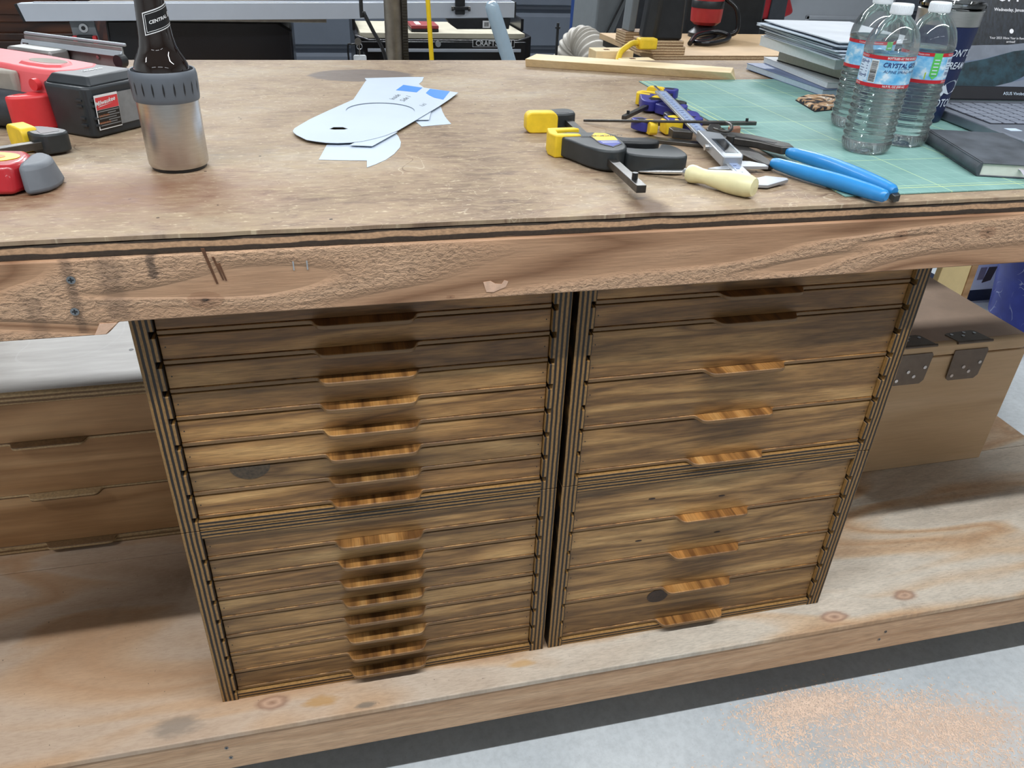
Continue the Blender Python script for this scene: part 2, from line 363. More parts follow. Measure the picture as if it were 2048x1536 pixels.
g.set(Base_Color=c, Roughness=0.62); g.bump(nD, 0.15, 0.0006); SHELF = g.m
FIR = wood('pale_fir', [srgb(188, 150, 116), srgb(210, 174, 140), srgb(198, 160, 126)], fig=(0.9, 10, 18), ring=7, fine=(30, 300, 460), rough=0.65, bump=0.25, fine_amt=0.4, blotch=0.25)
SHELFEDGE = plies('shelf_ply_edge', 2, [srgb(206, 192, 170), srgb(150, 128, 104)], 0.009, 0.75, wob=0.3)
CUTWOOD = plain('torn_wood', srgb(214, 176, 150), 0.8, var=0.15, scale=90, bump=0.4)
RECESSDARK = plain('recess_shade_brown', srgb(96, 62, 40), 0.85, var=0.3, scale=90)

bench = thing('workbench', 'long wooden workbench with worn brown hardboard top, fir apron and plywood shelf', 'workbench', (0, 0, 0))
edge = [(X1, 0.0055), (X1, YB), (X0, YB)]
xx = X0; fr = []
rnd = random.Random(3)
while xx < X1:
    fr.append((xx, 0.0052 + rnd.uniform(-0.0012, 0.0012))); xx += 0.035
MB().prism(fr + edge, T - 0.005, T, 'xy').build('hardboard_top', HARDBOARD, bench, bevel=0.001)
bx('plywood_top', PLYTOP, bench, X0 + 0.002, X1 - 0.002, 0.0062, YB - 0.003, 1.0162, T - 0.0062)
MB().prism([(X0, 0.926), (-0.014, 0.926), (-0.010, 0.929), (0.002, 0.9405), (X1, 0.9405), (X1, 1.0156), (X0, 1.0156)], 0.0, 0.038, 'xz').build('apron_board', APRON, bench, bevel=0.0015)
for x in (X0 + 0.002, X1 - 0.092):
    for y in (0.042, YB - 0.13): bx('leg', FIR, bench, x, x + 0.089, y, y + 0.089, ZS, 1.0162, 0.003)
SY = -0.0173
bx('shelf_sheet', SHELF, bench, X0, X1, SY - 0.002, 0.4195, ZS - 0.012, ZS, 0.002)
bx('shelf_sheet', SHELF, bench, X0, X1, 0.4205, YB, ZS - 0.012, ZS, 0.001)
bx('shelf_front_board', FIR, bench, X0, X1, SY, SY + 0.038, 0.13, ZS - 0.0125, 0.002)
bx('shelf_back_board', FIR, bench, X0, X1, YB - 0.038, YB, 0.13, ZS - 0.0125, 0.002)
for x in (X0 + 0.06, 0.65, X1 - 0.15):
    for y in (0.10, YB - 0.17):
        MB().cyl((x, y + 0.02, 0.04), 0.04, 0.03, 18, 'x').box(x - 0.006, x + 0.036, y, y + 0.04, 0.075, 0.13).build('caster', BLACK, bench, smooth=True)
def wscrew(x, z, y=0.0, r=0.0045):
    o = MB().cyl((x, y - 0.0012, z), r, 0.002, 18, 'y').build('screw', ZINC, bench, smooth=True)
    MB().box(x - r * .62, x + r * .62, y - 0.0015, y - 0.001, z - r * .17, z + r * .17).box(x - r * .17, x + r * .17, y - 0.0016, y - 0.001, z - r * .62, z + r * .62).build('screw_slot', BLACK, o)
wscrew(-0.034, 0.994); wscrew(-0.039, 0.957)
for x, z in ((0.005, 0.186), (0.008, 0.160), (1.222, 0.180), (1.214, 0.160)): wscrew(x, z, SY, 0.003)
for x in (0.196, 0.211): MB().box(x - 0.0007, x + 0.0007, -0.0009, 0.0, 0.991, 1.002).build('staple', STEEL, bench)
for x0, z0, x1, z1, wd in ((0.103, 1.022, 0.112, 0.980, 0.0018), (0.112, 1.012, 0.119, 0.984, 0.0013), (0.117, 1.004, 0.122, 0.983, 0.0013)):
    MB().prism([(x0 - wd, z0), (x0 + wd, z0), (x1 + wd * .6, z1), (x1 - wd * .6, z1)], -0.0006, 0.001, 'xz').build('saw_kerf', RECESSDARK, bench)  # raised brown strips stand for torn wood and the shade inside the cuts
MB().prism([(0.415, 0.962), (0.424, 0.963), (0.43, 0.959), (0.438, 0.958), (0.441, 0.963), (0.446, 0.961), (0.443, 0.954), (0.435, 0.951), (0.428, 0.948), (0.419, 0.949)], -0.0006, 0.001, 'xz').build('torn_patch', CUTWOOD, bench)
MB().prism([(-0.026, 0.9268), (-0.0145, 0.9275), (0.0, 0.940), (-0.018, 0.9405)], -0.0005, 0.001, 'xz').build('torn_corner', CUTWOOD, bench)

# ================================================================== DRAWER CABINETS
STAIN = wood('stained_plywood', [srgb(124, 90, 52), srgb(178, 136, 84), srgb(214, 172, 114)], fig=(2.2, 10, 24), ring=4.0, fine=(30, 200, 420), rough=0.42, bump=0.25, tone=True, fine_amt=0.55, dist=1.0, blotch=0.3)
TABM = wood('stained_end_grain', [srgb(104, 68, 34), srgb(164, 116, 62), srgb(196, 152, 94)], fig=(22, 2.0, 4), ring=4, fine=(420, 16, 200), rough=0.4, bump=0.2, tone=True, fine_amt=0.5, dist=0.4)
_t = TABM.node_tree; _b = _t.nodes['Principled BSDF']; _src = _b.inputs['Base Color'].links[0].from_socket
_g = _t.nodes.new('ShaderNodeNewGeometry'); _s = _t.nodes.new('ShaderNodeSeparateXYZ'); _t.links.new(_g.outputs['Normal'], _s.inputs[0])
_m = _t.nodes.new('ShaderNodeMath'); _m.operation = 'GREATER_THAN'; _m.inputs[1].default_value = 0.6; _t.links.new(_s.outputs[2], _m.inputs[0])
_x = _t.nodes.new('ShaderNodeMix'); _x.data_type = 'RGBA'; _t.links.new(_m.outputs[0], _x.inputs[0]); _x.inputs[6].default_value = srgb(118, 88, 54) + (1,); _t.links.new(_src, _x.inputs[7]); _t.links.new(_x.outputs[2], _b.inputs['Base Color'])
EDGEX = plies('stained_ply_edge_upright', 0, [srgb(32, 20, 10), srgb(150, 112, 62)], 0.0068, 0.5, coat=0.0, phase=0.3)
EDGEZ = plies('stained_ply_edge_flat', 2, [srgb(32, 20, 10), srgb(160, 120, 68)], 0.0062, 0.5, coat=0.0, phase=0.2)
KNOT = plain('dark_knot', srgb(46, 30, 20), 0.45, var=0.5, scale=220, bump=0.5)
KNOT2 = plain('grey_knot', srgb(70, 56, 40), 0.5, var=0.45, scale=200)
CW, CH, CD = 0.5455, 0.3675, 0.50
FY = 0.007          # drawer face set back from the cabinet front
SEAM0, PITCH = 0.0196, 0.0415
def side_panel(par, flip):
    P = [(0, 0), (0.0255, 0)]; z = SEAM0
    for k in range(8):
        P += [(0.0255, z - 0.0048), (0.0185, z - 0.0048), (0.0185, z + 0.0042), (0.0255, z + 0.0042)]; z += PITCH
    P += [(0.0255, CH), (0, CH)]
    if flip: P = [(CW - x, z) for x, z in P]
    return MB().prism(P, 0, CD, 'xz').build('side_panel', EDGEX, par, bevel=0.0006, seg=1)
TABHALF = [(-0.071, 0.0), (-0.067, -0.0006), (-0.0645, -0.0028), (-0.0625, -0.008), (-0.060, -0.0135), (-0.0565, -0.0165), (-0.052, -0.0178), (-0.047, -0.018)]
mesh_cache = {}
def drawer(par, cx, z0, z1, tone, hue, seed, tabtone, tabhue):
    key = round(z1 - z0, 4)
    h = z1 - z0
    def reg(o):
        o['tone'] = tone; o['hue'] = hue; o['seed'] = seed; return o
    w2 = CW / 2 - 0.0263
    if key not in mesh_cache:
        f = MB().box(-w2, w2, 0, 0.012, 0.0032, h - 0.0054).box(-w2, -w2 + 0.009, 0.012, CD - 0.03, 0.0032, h * 0.75).box(w2 - 0.009, w2, 0.012, CD - 0.03, 0.0032, h * 0.75).build('drawer', STAIN, par, bevel=0.0008, seg=1)
        tp = [(-w2, 0.0), *TABHALF, *[(-x, y) for x, y in reversed(TABHALF)], (w2, 0.0), (w2, 0.03), (w2 + 0.006, 0.03), (w2 + 0.006, CD - 0.03), (-w2 - 0.006, CD - 0.03), (-w2 - 0.006, 0.03), (-w2, 0.03)]
        t = MB().prism([(x, y - 0.0015) for x, y in tp], -0.0031, 0.0031, 'xy').build('pull_tab', TABM, f, bevel=0.0012)
        mesh_cache[key] = (f, t)
    else:
        f0, t0 = mesh_cache[key]; f = dup(f0, par); t = dup(t0, f)
    f.location = (cx, FY, z0); reg(f)
    t['tone'] = tabtone; t['hue'] = tabhue; t['seed'] = seed * 1.7 + 0.3
    for sx_ in (-1, 1):
        for zz in ([h * 0.5] if h < 0.06 else [h * 0.25, h * 0.7]):
            MB().cyl((sx_ * (w2 - 0.006), -0.0004, zz), 0.0009, 0.001, 8, 'y').build('pin_hole', BLACK, f)
    return f
def cabinet(x, z, label, seams, tones):
    c = thing('drawer_cabinet', label, 'cabinet', (x, 0.0422, z), 0, 'stained four-part drawer bank')
    side_panel(c, False); side_panel(c, True)
    bx('bottom_panel', EDGEZ, c, 0.0165, CW - 0.0165, 0.0012, CD, 0.0, SEAM0 - 0.0052, 0.0006, 1)
    bx('top_panel', EDGEZ, c, 0.0165, CW - 0.0165, 0.0012, CD, CH - 0.0152, CH, 0.0006, 1)
    bx('back_panel', STAIN, c, 0.004, CW - 0.004, CD, CD + 0.006, 0.002, CH - 0.002)
    out = []
    tops = seams[1:] + [CH - 0.0135]
    for k, (a, b) in enumerate(zip(seams, tops)):
        tn, hu, tt, th = tones[k]
        out.append(drawer(c, CW / 2, a, b, tn, hu, x * 3.1 + z * 7.7 + k * 1.37, tt, th))
    return c, out
S8 = [SEAM0 + PITCH * k for k in range(8)]
# tones listed from the lowest drawer to the highest: face brightness, face hue, tab brightness, tab hue; top rows hold apron shade in these tones
ul = [(1.0, .94, .95, .95), (.70, 1.0, .75, 1.05), (1.02, .94, .95, 1.0), (1.02, .94, 1.0, 1.0), (.84, .95, .95, 1.0), (.80, .92, .9, 1.0), (.82, .90, .7, .9), (.84, .90, .7, .9)]
ll = [(.72, .98, .8, 1.0), (1.10, 1.0, .95, .98), (.98, 1.0, .8, 1.0), (.86, 1.0, .75, 1.0), (.84, 1.0, .75, 1.0), (1.05, .98, .85, 1.0), (.74, 1.0, .95, 1.0), (.95, .98, .9, 1.0)]
ur = [(.95, .98, 1.05, .98), (.90, .98, 1.0, .97), (.90, .96, .9, .98), (.90, .93, .7, .9), (.94, .95, .7, .9)]
lr = [(.78, .98, 1.05, .97), (.98, 1.0, 1.05, .98), (1.0, 1.02, 1.1, .95), (.98, 1.0, 1.12, .95)]
cUL, dUL = cabinet(0.0, ZS + 0.3687, 'stained drawer cabinet with eight slim drawers, upper one under the apron on the left', S8, ul)
cLL, dLL = cabinet(0.0, ZS, 'stained drawer cabinet with eight slim drawers, lower one standing on the shelf, left column', S8, ll)
cUR, dUR = cabinet(0.5545, ZS + 0.3687, 'stained drawer cabinet with two slim and three deep drawers, under the apron on the right', [S8[0], S8[2], S8[4], S8[6], S8[7]], ur)
cLR, dLR = cabinet(0.5545, ZS, 'stained drawer cabinet with four deep drawers standing on the shelf, right column', [S8[0], S8[2], S8[4], S8[6]], lr)
MB().prism([(x, z) for x, z in ell(-0.168, 0.0365, 0.0265, 0.021, 20, PI, 2 * PI)], -0.0005, 0.002, 'xz').build('knot', KNOT2, dUL[1])
MB().prism(smooth_poly([(-0.084, 0.0782), (-0.060, 0.0782), (-0.050, 0.068), (-0.054, 0.054), (-0.068, 0.047), (-0.086, 0.051), (-0.093, 0.065)], 2), -0.0006, 0.002, 'xz').build('knot', KNOT, dLR[0])
for d_, x, z in ((dLR[3], -0.114, 0.047), (dLR[3], 0.013, 0.034), (dLR[2], -0.126, 0.040), (dLR[2], 0.02, 0.035)):
    MB().prism(ell(x, z, 0.006, 0.0016, 14), -0.0005, 0.002, 'xz').build('knot', KNOT, d_)

# ================================================================== LEFT CHEST AND RIGHT BOX ON THE SHELF
CHESTW = wood('unfinished_birch', [srgb(166, 124, 82), srgb(194, 152, 108), srgb(206, 168, 124)], fig=(0.9, 8, 12), ring=4, fine=(10, 160, 180), rough=0.55, bump=0.1, fine_amt=0.2, blotch=0.3)
g = G('sanded_lid'); v = g.obj(); n1 = g.noise(g.vec(v, (8, 60, 1)), 1, 4, .6); nB = n1
c = g.ramp(n1, [(0.3, srgb(206, 200, 194)), (0.7, srgb(236, 232, 226))])
c = g.mix(g.math('MULTIPLY', contour(2.0, 0.0015, 3, 0.4, 0.5, g.vec(v, (1, 1, 1), (1.3, 0.2, 0))), 0.25), c, srgb(246, 244, 240))
g.set(Base_Color=c, Roughness=0.45); LIDM = g.m
PLYPALE = plies('pale_ply_edge', 2, [srgb(122, 92, 60), srgb(190, 160, 118)], 0.009, 0.6)
ch = thing('drawer_chest', 'unstained wooden chest of three drawers with grey sanded lid, left end of shelf', 'chest', (-0.30, 0.474, ZS))
hw = 0.272
lid = MB().box(-hw - 0.004, hw + 0.004, -0.004, 0.42, 0.345, 0.367).build('lid', PLYPALE, ch, bevel=0.004, seg=3)
MB().box(-hw, hw, 0.006, 0.415, 0.3655, 0.3674).build('lid_face', LIDM, lid)
MB().cyl((0.141, 0.134, 0.3668), 0.0042, 0.001, 16).build('lid_hole', BLACK, lid)
for s_ in (-1, 1): bx('side_panel', CHESTW, ch, *(sorted((s_ * hw, s_ * (hw - 0.012)))), 0.002, 0.41, 0, 0.3445)
bx('back_panel', CHESTW, ch, -hw + 0.012, hw - 0.012, 0.40, 0.41, 0, 0.3445)
bx('bottom_panel', PLYPALE, ch, -hw, hw, 0.0, 0.40, 0, 0.012)
for z0, z1 in ((0.0155, 0.136), (0.139, 0.256), (0.259, 0.3425)):
    f = bx('drawer', CHESTW, ch, -hw + 0.014, hw - 0.014, 0.004, 0.016, z0 + 0.002, z1, 0.001, 1)
    tp = [(-hw + 0.014, 0.0), *TABHALF, *[(-x, y) for x, y in reversed(TABHALF)], (hw - 0.014, 0.0), (hw - 0.014, 0.3), (-hw + 0.014, 0.3)]
    MB().prism([(x, y + 0.003) for x, y in tp], z0 - 0.004, z0 + 0.002, 'xy').build('pull_tab', PLYPALE, f, bevel=0.001)
BOXW = wood('pale_box_ply', [srgb(178, 146, 108), srgb(198, 166, 128), srgb(208, 178, 142)], fig=(0.8, 6, 8), ring=3, fine=(10, 120, 160), rough=0.5, bump=0.06, fine_amt=0.12)
BOXTOP = plain('brown_lid_laminate', srgb(192, 164, 142), 0.5, var=0.06, scale=30)
HINGE = plain('hinge_steel', srgb(112, 100, 90), 0.4, 0.5, 0.12)
bo = thing('hinged_box', 'plain wooden box with brown hinged lid and steel hinges, right end of shelf', 'box', (1.34, 0.395, ZS))
bx('body', BOXW, bo, 0, 0.436, 0, 0.345, 0, 0.312, 0.0025)
lid = bx('lid', BOXW, bo, -0.002, 0.428, -0.003, 0.348, 0.3145, 0.348, 0.008, 3)
bx('lid_face', BOXTOP, lid, 0.004, 0.422, 0.008, 0.343, 0.3465, 0.3486)
for x in (0.09, 0.235):
    hg = MB().prism([(x, 0.255), (x + 0.008, 0.249), (x + 0.076, 0.249), (x + 0.085, 0.258), (x + 0.088, 0.322), (x + 0.084, 0.328), (x - 0.002, 0.328), (x - 0.002, 0.322)], -0.0055, -0.0035, 'xz').build('hinge', HINGE, bo, bevel=0.0006)
    MB().prism([(x - 0.01, 0.03), (x - 0.002, -0.0035), (x + 0.084, -0.0035), (x + 0.075, 0.036), (x + 0.066, 0.041), (x, 0.036)], 0.3487, 0.3502, 'xy').build('hinge_leaf', HINGE, hg, bevel=0.0004)
    MB().cyl((x - 0.003, -0.0045, 0.3465), 0.0032, 0.092, 12, 'x').build('hinge_pin', HINGE, hg, smooth=True)
    for dx, dz in ((0.012, 0.262), (0.036, 0.283), (0.054, 0.270), (0.076, 0.292)): MB().cyl((x + dx, -0.0068, dz), 0.0042, 0.002, 14, 'y').build('rivet', STEEL, hg, smooth=True)
    for dx, dy in ((0.004, 0.026), (0.028, 0.018), (0.04, 0.031), (0.064, 0.026)): MB().cyl((x + dx, dy, 0.350), 0.0036, 0.0018, 14).build('rivet', STEEL, hg, smooth=True)
# ================================================================== THINGS ON THE BENCH: LEFT SIDE
def at(x, y, z=0.0): return (x, y, T + z)
# --- stainless bottle cooler and the beer bottle inside it
g = G('brushed_steel'); v = g.obj(); n = g.noise(g.vec(v, (60, 60, 500)), 1, 2)
g.set(Base_Color=g.ramp(n, [(0.3, (0.56, 0.55, 0.54)), (0.7, (0.62, 0.61, 0.60))]), Metallic=1.0, Roughness=0.3, Anisotropic=0.4); BRUSHED = g.m
GREYR = plain('grey_gasket', srgb(92, 98, 106), 0.5, var=0.05)
BB = (0.051, 0.266)
co = thing('bottle_cooler', 'brushed steel bottle cooler with grey gasket ring, holding the brown beer bottle', 'bottle cooler', at(*BB))
MB().lathe([(0.0335, 0), (0.0345, 0.001), (0.0345, 0.004), (0.033, 0.005)], 48).build('base_pad', BLACK, co, smooth=True)
MB().lathe([(0.030, 0.004), (0.0362, 0.0048), (0.0375, 0.0075), (0.0378, 0.012), (0.0378, 0.088), (0.034, 0.088), (0.034, 0.012), (0.0, 0.010)], 64).build('steel_body', BRUSHED, co, smooth=True)
MB().lathe([(0.0376, 0.087), (0.0392, 0.0872), (0.0398, 0.089), (0.0402, 0.093), (0.0408, 0.110), (0.0408, 0.117), (0.0398, 0.1225), (0.0385, 0.1242), (0.0372, 0.1235), (0.0362, 0.118), (0.034, 0.095), (0.034, 0.088)], 64).build('gasket_ring', GREYR, co, smooth=True)
ring = MB()
for k in range(20):
    a = -PI / 2 + 2 * PI * k / 20 + 0.1
    q = [(0, -0.0085), (0.0009, -0.003), (0.0009, 0.003), (0, 0.0085), (-0.0009, 0.003), (-0.0009, -0.003)]
    polyfn(ring, q, lambda u, vv: ((0.04095 + 0.0002 * (vv > 0)) * math.cos(a + u / 0.0405), (0.04095 + 0.0002 * (vv > 0)) * math.sin(a + u / 0.0405), 0.1045 + vv))
ring.build('grip_slits', BLACK, co)
g = G('amber_glass'); g.set(Base_Color=(0.010, 0.0035, 0.0015), Roughness=0.04, Coat_Weight=1.0); g.put(g.b.inputs['Coat Roughness'], 0.02); g.put(g.b.inputs['IOR'], 1.52); AMBER = g.m
bt = thing('beer_bottle', 'brown glass beer bottle with black white-edged neck label, standing in the cooler', 'bottle', at(BB[0], BB[1], 0.0125))
bprof = [(0.0, 0.0), (0.030, 0.0), (0.0325, 0.004), (0.0332, 0.104), (0.0330, 0.111), (0.0318, 0.117), (0.0288, 0.1235), (0.0250, 0.130), (0.0218, 0.138), (0.0200, 0.148), (0.0190, 0.160), (0.0172, 0.185), (0.0155, 0.215), (0.0150, 0.228), (0.0158, 0.230), (0.0158, 0.237), (0.0145, 0.239), (0.0145, 0.244), (0.011, 0.245), (0.0, 0.2445)]
MB().lathe(bprof, 56).build('glass', AMBER, bt, smooth=True, angle=60)
BLK = plain('label_black', (0.008, 0.008, 0.009), 0.35, var=0.1); LW = plain('label_white', (0.75, 0.76, 0.77), 0.5, var=0.03)
A0 = math.radians(-52)
def bneck(off): return lambda u, vv: (lambda z: ((0.0190 - (z - 0.160) * 0.070 + off) * math.cos(A0 + u / 0.0180), (0.0190 - (z - 0.160) * 0.070 + off) * math.sin(A0 + u / 0.0180), z))(0.170 + vv + u * 0.30)
def bpatch(mb, x0, x1, y0, y1, off): return patch(mb, x0, x1, y0, y1, bneck(off), 10, 2)
bl = bpatch(MB(), -0.020, 0.020, -0.0125, 0.0125, 0.0004).build('label', LW, bt, smooth=True)
bpatch(MB(), -0.0188, 0.0188, -0.0113, 0.0113, 0.0006).build('label_field', BLK, bl, smooth=True)
mb = MB()
for x0, x1, y0, y1 in ((-0.0172, 0.0172, 0.0094, 0.0099), (-0.0172, 0.0172, -0.0099, -0.0094), (-0.0172, -0.0167, -0.0099, 0.0099)): bpatch(mb, x0, x1, y0, y1, 0.0008)
text(mb, 'CENTRAL', 0.0052, lambda u, vv: bneck(0.0009)(u - 0.002, vv), bold=0.0001); text(mb, '8', 0.008, lambda u, vv: bneck(0.0009)(u + 0.0135, vv))
mb.build('label_lettering', LW, bl)

# --- cordless saw lying on its side
REDB = plain('faded_red_housing', srgb(214, 92, 96), 0.5, var=0.07, scale=14); DUSTG = plain('dusty_rubber', srgb(150, 142, 132), 0.75, var=0.2, scale=18)
GRIP = plain('black_grip', srgb(44, 48, 54), 0.55, var=0.25, bump=0.35, scale=60); SHOE = plain('grey_shoe', srgb(140, 140, 138), 0.45, 0.5, 0.22, 18)
SHOEL = plain('grey_shoe_edge', srgb(158, 164, 170), 0.45, 0.3, 0.1, 18)
BATT = plain('battery_black', srgb(42, 46, 50), 0.45, var=0.3, scale=16, bump=0.08)
# local x = along the tool to the left (away from the battery), local y = away from the label face
saw = thing('cordless_saw', 'red and black cordless saw lying on its side with clipped-on battery', 'power tool', at(-0.097, 0.430))
def lf(p, q, z): return (-0.81 * p + 0.59 * q, 0.59 * p + 0.81 * q, z)
def L(mb): return mb.map(lf)
def lprism(poly, a, b, plane='xy', top=None): mb = MB().prism(poly, a, b, plane, top); mb.f = [tuple(reversed(f)) for f in mb.f]; return L(mb)
bat = lprism([(-0.016, 0.006), (-0.008, 0.0), (0.056, 0.0), (0.070, 0.010), (0.072, 0.106), (0.064, 0.114), (-0.010, 0.114), (-0.018, 0.104)], 0.001, 0.072, top=[(-0.020, 0.004), (-0.012, -0.003), (0.058, -0.003), (0.074, 0.008), (0.076, 0.108), (0.066, 0.117), (-0.012, 0.117), (-0.022, 0.106)]).build('battery', BATT, saw, bevel=0.004, seg=3)
lprism([(-0.018, 0.008), (0.066, 0.004), (0.072, 0.106), (-0.014, 0.112)], 0.072, 0.084, top=[(-0.006, 0.018), (0.06, 0.014), (0.064, 0.098), (-0.002, 0.102)]).build('battery_shoulder', BATT, bat, bevel=0.003, seg=3)
for q0, q1 in ((0.012, 0.022), (0.030, 0.036), (0.084, 0.090), (0.098, 0.107)):
    pass
for zz, w_ in ((0.053, 0.009), (0.045, 0.006), (0.028, 0.006), (0.018, 0.009)):
    lprism(rrect(-0.021, -0.0165, 0.004, 0.004 + w_, 0.0015), zz, zz + 0.003).build('battery_rib', BATT, bat)
    lprism([(-0.006 - w_ * 0.3, -0.004), (0.002, -0.004), (0.002, 0.002), (-0.006, 0.002)], zz, zz + 0.0028).build('battery_rib', BATT, bat)
# label on the face that looks to the front right: face plane p = -0.019 runs along q
def lab(q, z, off=0.0): q -= 0.015; return lf(-0.0195 - (z - 0.001) * 0.055 - off + 0.0015, q, z)
LABG = plain('label_grey', srgb(122, 124, 126), 0.5, var=0.15, scale=60); LABR = plain('label_red', srgb(210, 60, 66), 0.45, var=0.05); ORNG = plain('label_orange', srgb(190, 110, 50), 0.6, var=0.2)
polyfn(MB(), [(0.022, 0.014), (0.098, 0.014), (0.102, 0.018), (0.102, 0.060), (0.022, 0.060)], lambda q, z: lab(q, z, 0.001)).build('label_plate', LABG, bat)
mb = MB(); polyfn(mb, [(0.022, 0.012), (0.064, 0.012), (0.064, 0.061), (0.022, 0.061)], lambda q, z: lab(q, z, 0.0014)); lb = mb.build('label', LW, bat)
polyfn(MB(), [(0.0235, 0.0405), (0.0635, 0.0405), (0.0635, 0.0575), (0.0235, 0.0575)], lambda q, z: lab(q, z, 0.0017)).build('label_banner', LABR, lb)
polyfn(MB(), [(0.0235, 0.0135), (0.0635, 0.0135), (0.0635, 0.040), (0.0235, 0.040)], lambda q, z: lab(q, z, 0.0017)).build('label_field', BLK, lb)
mb = MB(); text(mb, 'Milwaukee', 0.0085, lambda u, vv: lab(0.040 + u, 0.0505 + vv + u * 0.12, 0.002), bold=0.0002, shear=0.25)
polyfn(mb, [(0.026, 0.044), (0.054, 0.0475), (0.030, 0.0455)], lambda q, z: lab(q, z, 0.002)); mb.build('lettering', LW, lb)
mb = MB()
for k in range(7): polyfn(mb, [(0.025 + (k % 3 == 1) * 0.016, 0.037 - k * 0.0033), (0.062 - (k % 2) * 0.006, 0.037 - k * 0.0033), (0.062 - (k % 2) * 0.006, 0.0384 - k * 0.0033), (0.025 + (k % 3 == 1) * 0.016, 0.0384 - k * 0.0033)], lambda q, z: lab(q, z, 0.002))
mb.build('warning_text', LABG, lb)
mb = MB(); text(mb, 'CAUTION', 0.0042, lambda u, vv: lab(0.0335 + u, 0.0315 + vv, 0.0023)); text(mb, 'WARNING', 0.0042, lambda u, vv: lab(0.0335 + u, 0.0215 + vv, 0.0023)); mb.build('warning_words', ORNG, lb)
mb = MB(); text(mb, 'M18 5.0', 0.011, lambda u, vv: lf(0.030 - vv * 0.9, 0.06 + u, 0.0846), bold=0.0002); mb.build('battery_lettering', LW, bat)
bodyp = smooth_poly([(0.040, 0.012), (0.040, 0.108), (0.12, 0.118), (0.20, 0.128), (0.36, 0.136), (0.42, 0.120), (0.42, 0.02), (0.36, 0.0), (0.20, 0.018), (0.10, 0.0)], 1)
ctr = (0.22, 0.066)
body = lprism(bodyp, 0.030, 0.085, top=[(ctr[0] + (x - ctr[0]) * 0.98, ctr[1] + (y - ctr[1]) * 0.80) for x, y in bodyp]).build('housing', REDB, saw, bevel=0.006, seg=3)
lprism(smooth_poly([(0.07, 0.030), (0.08, 0.082), (0.15, 0.092), (0.165, 0.05), (0.15, 0.03)], 1), 0.084, 0.0885, top=smooth_poly([(0.075, 0.036), (0.085, 0.078), (0.147, 0.086), (0.160, 0.052), (0.147, 0.036)], 1)).build('badge_boss', REDB, body, bevel=0.001)
lprism(ell(0.118, 0.060, 0.036, 0.016, 24), 0.0884, 0.0889).build('badge', DUSTG, body)
lprism(smooth_poly([(0.128, -0.004), (0.128, 0.020), (0.27, 0.012), (0.40, 0.006), (0.40, -0.012), (0.27, -0.010)], 1), 0.036, 0.080).build('rubber_side', DUSTG, body, bevel=0.004, seg=3)
for p, q in ((0.086, 0.004), (0.235, -0.0085)): L(MB().cyl((p, q - 0.004, 0.066), 0.0085, 0.008, 16, 'y')).build('screw_recess', RED, body, smooth=True)
L(MB().tube([(0.092, -0.006, 0.030), (0.12, -0.010, 0.029), (0.20, -0.016, 0.029), (0.40, -0.030, 0.030)], [0.024, 0.027, 0.028, 0.026], 18)).build('grip_handle', GRIP, saw, smooth=True)
lprism(smooth_poly([(0.066, 0.0), (0.066, 0.03), (0.092, 0.026), (0.106, 0.012), (0.108, -0.036), (0.094, -0.040), (0.080, -0.026)], 1), 0.004, 0.054).build('handle_joint', RED, saw, bevel=0.006, seg=3)
sh = lprism([(0.085, 0.172), (0.305, 0.172), (0.305, 0.1755), (0.085, 0.1755)], 0.012, 0.098).build('shoe_plate', SHOE, saw, bevel=0.001)
lprism([(0.083, 0.164), (0.309, 0.164), (0.309, 0.1715), (0.083, 0.1715)], 0.084, 0.092, top=[(0.083, 0.169), (0.309, 0.169), (0.309, 0.1715), (0.083, 0.1715)]).build('shoe_flange', SHOEL, sh, bevel=0.001)
lprism([(0.083, 0.176), (0.309, 0.176), (0.309, 0.182), (0.083, 0.182)], 0.098, 0.103).build('shoe_rim', SHOEL, sh, bevel=0.0015)
L(MB().cyl((0.084, 0.158, 0.078), 0.010, 0.013, 16, 'y')).build('roller', BLACK, sh, smooth=True)
L(MB().box(0.290, 0.302, 0.1640, 0.1655, 0.0845, 0.0875)).build('shoe_slot', BLACK, sh)
for p in (0.14, 0.235): L(MB().cyl((p, 0.1695, 0.078), 0.003, 0.003, 10, 'y')).build('shoe_bolt', STEEL, sh, smooth=True)
lprism([(0.20, 0.13), (0.20, 0.168), (0.30, 0.168), (0.30, 0.13)], 0.020, 0.086).build('gear_case', SHOE, saw, bevel=0.004)

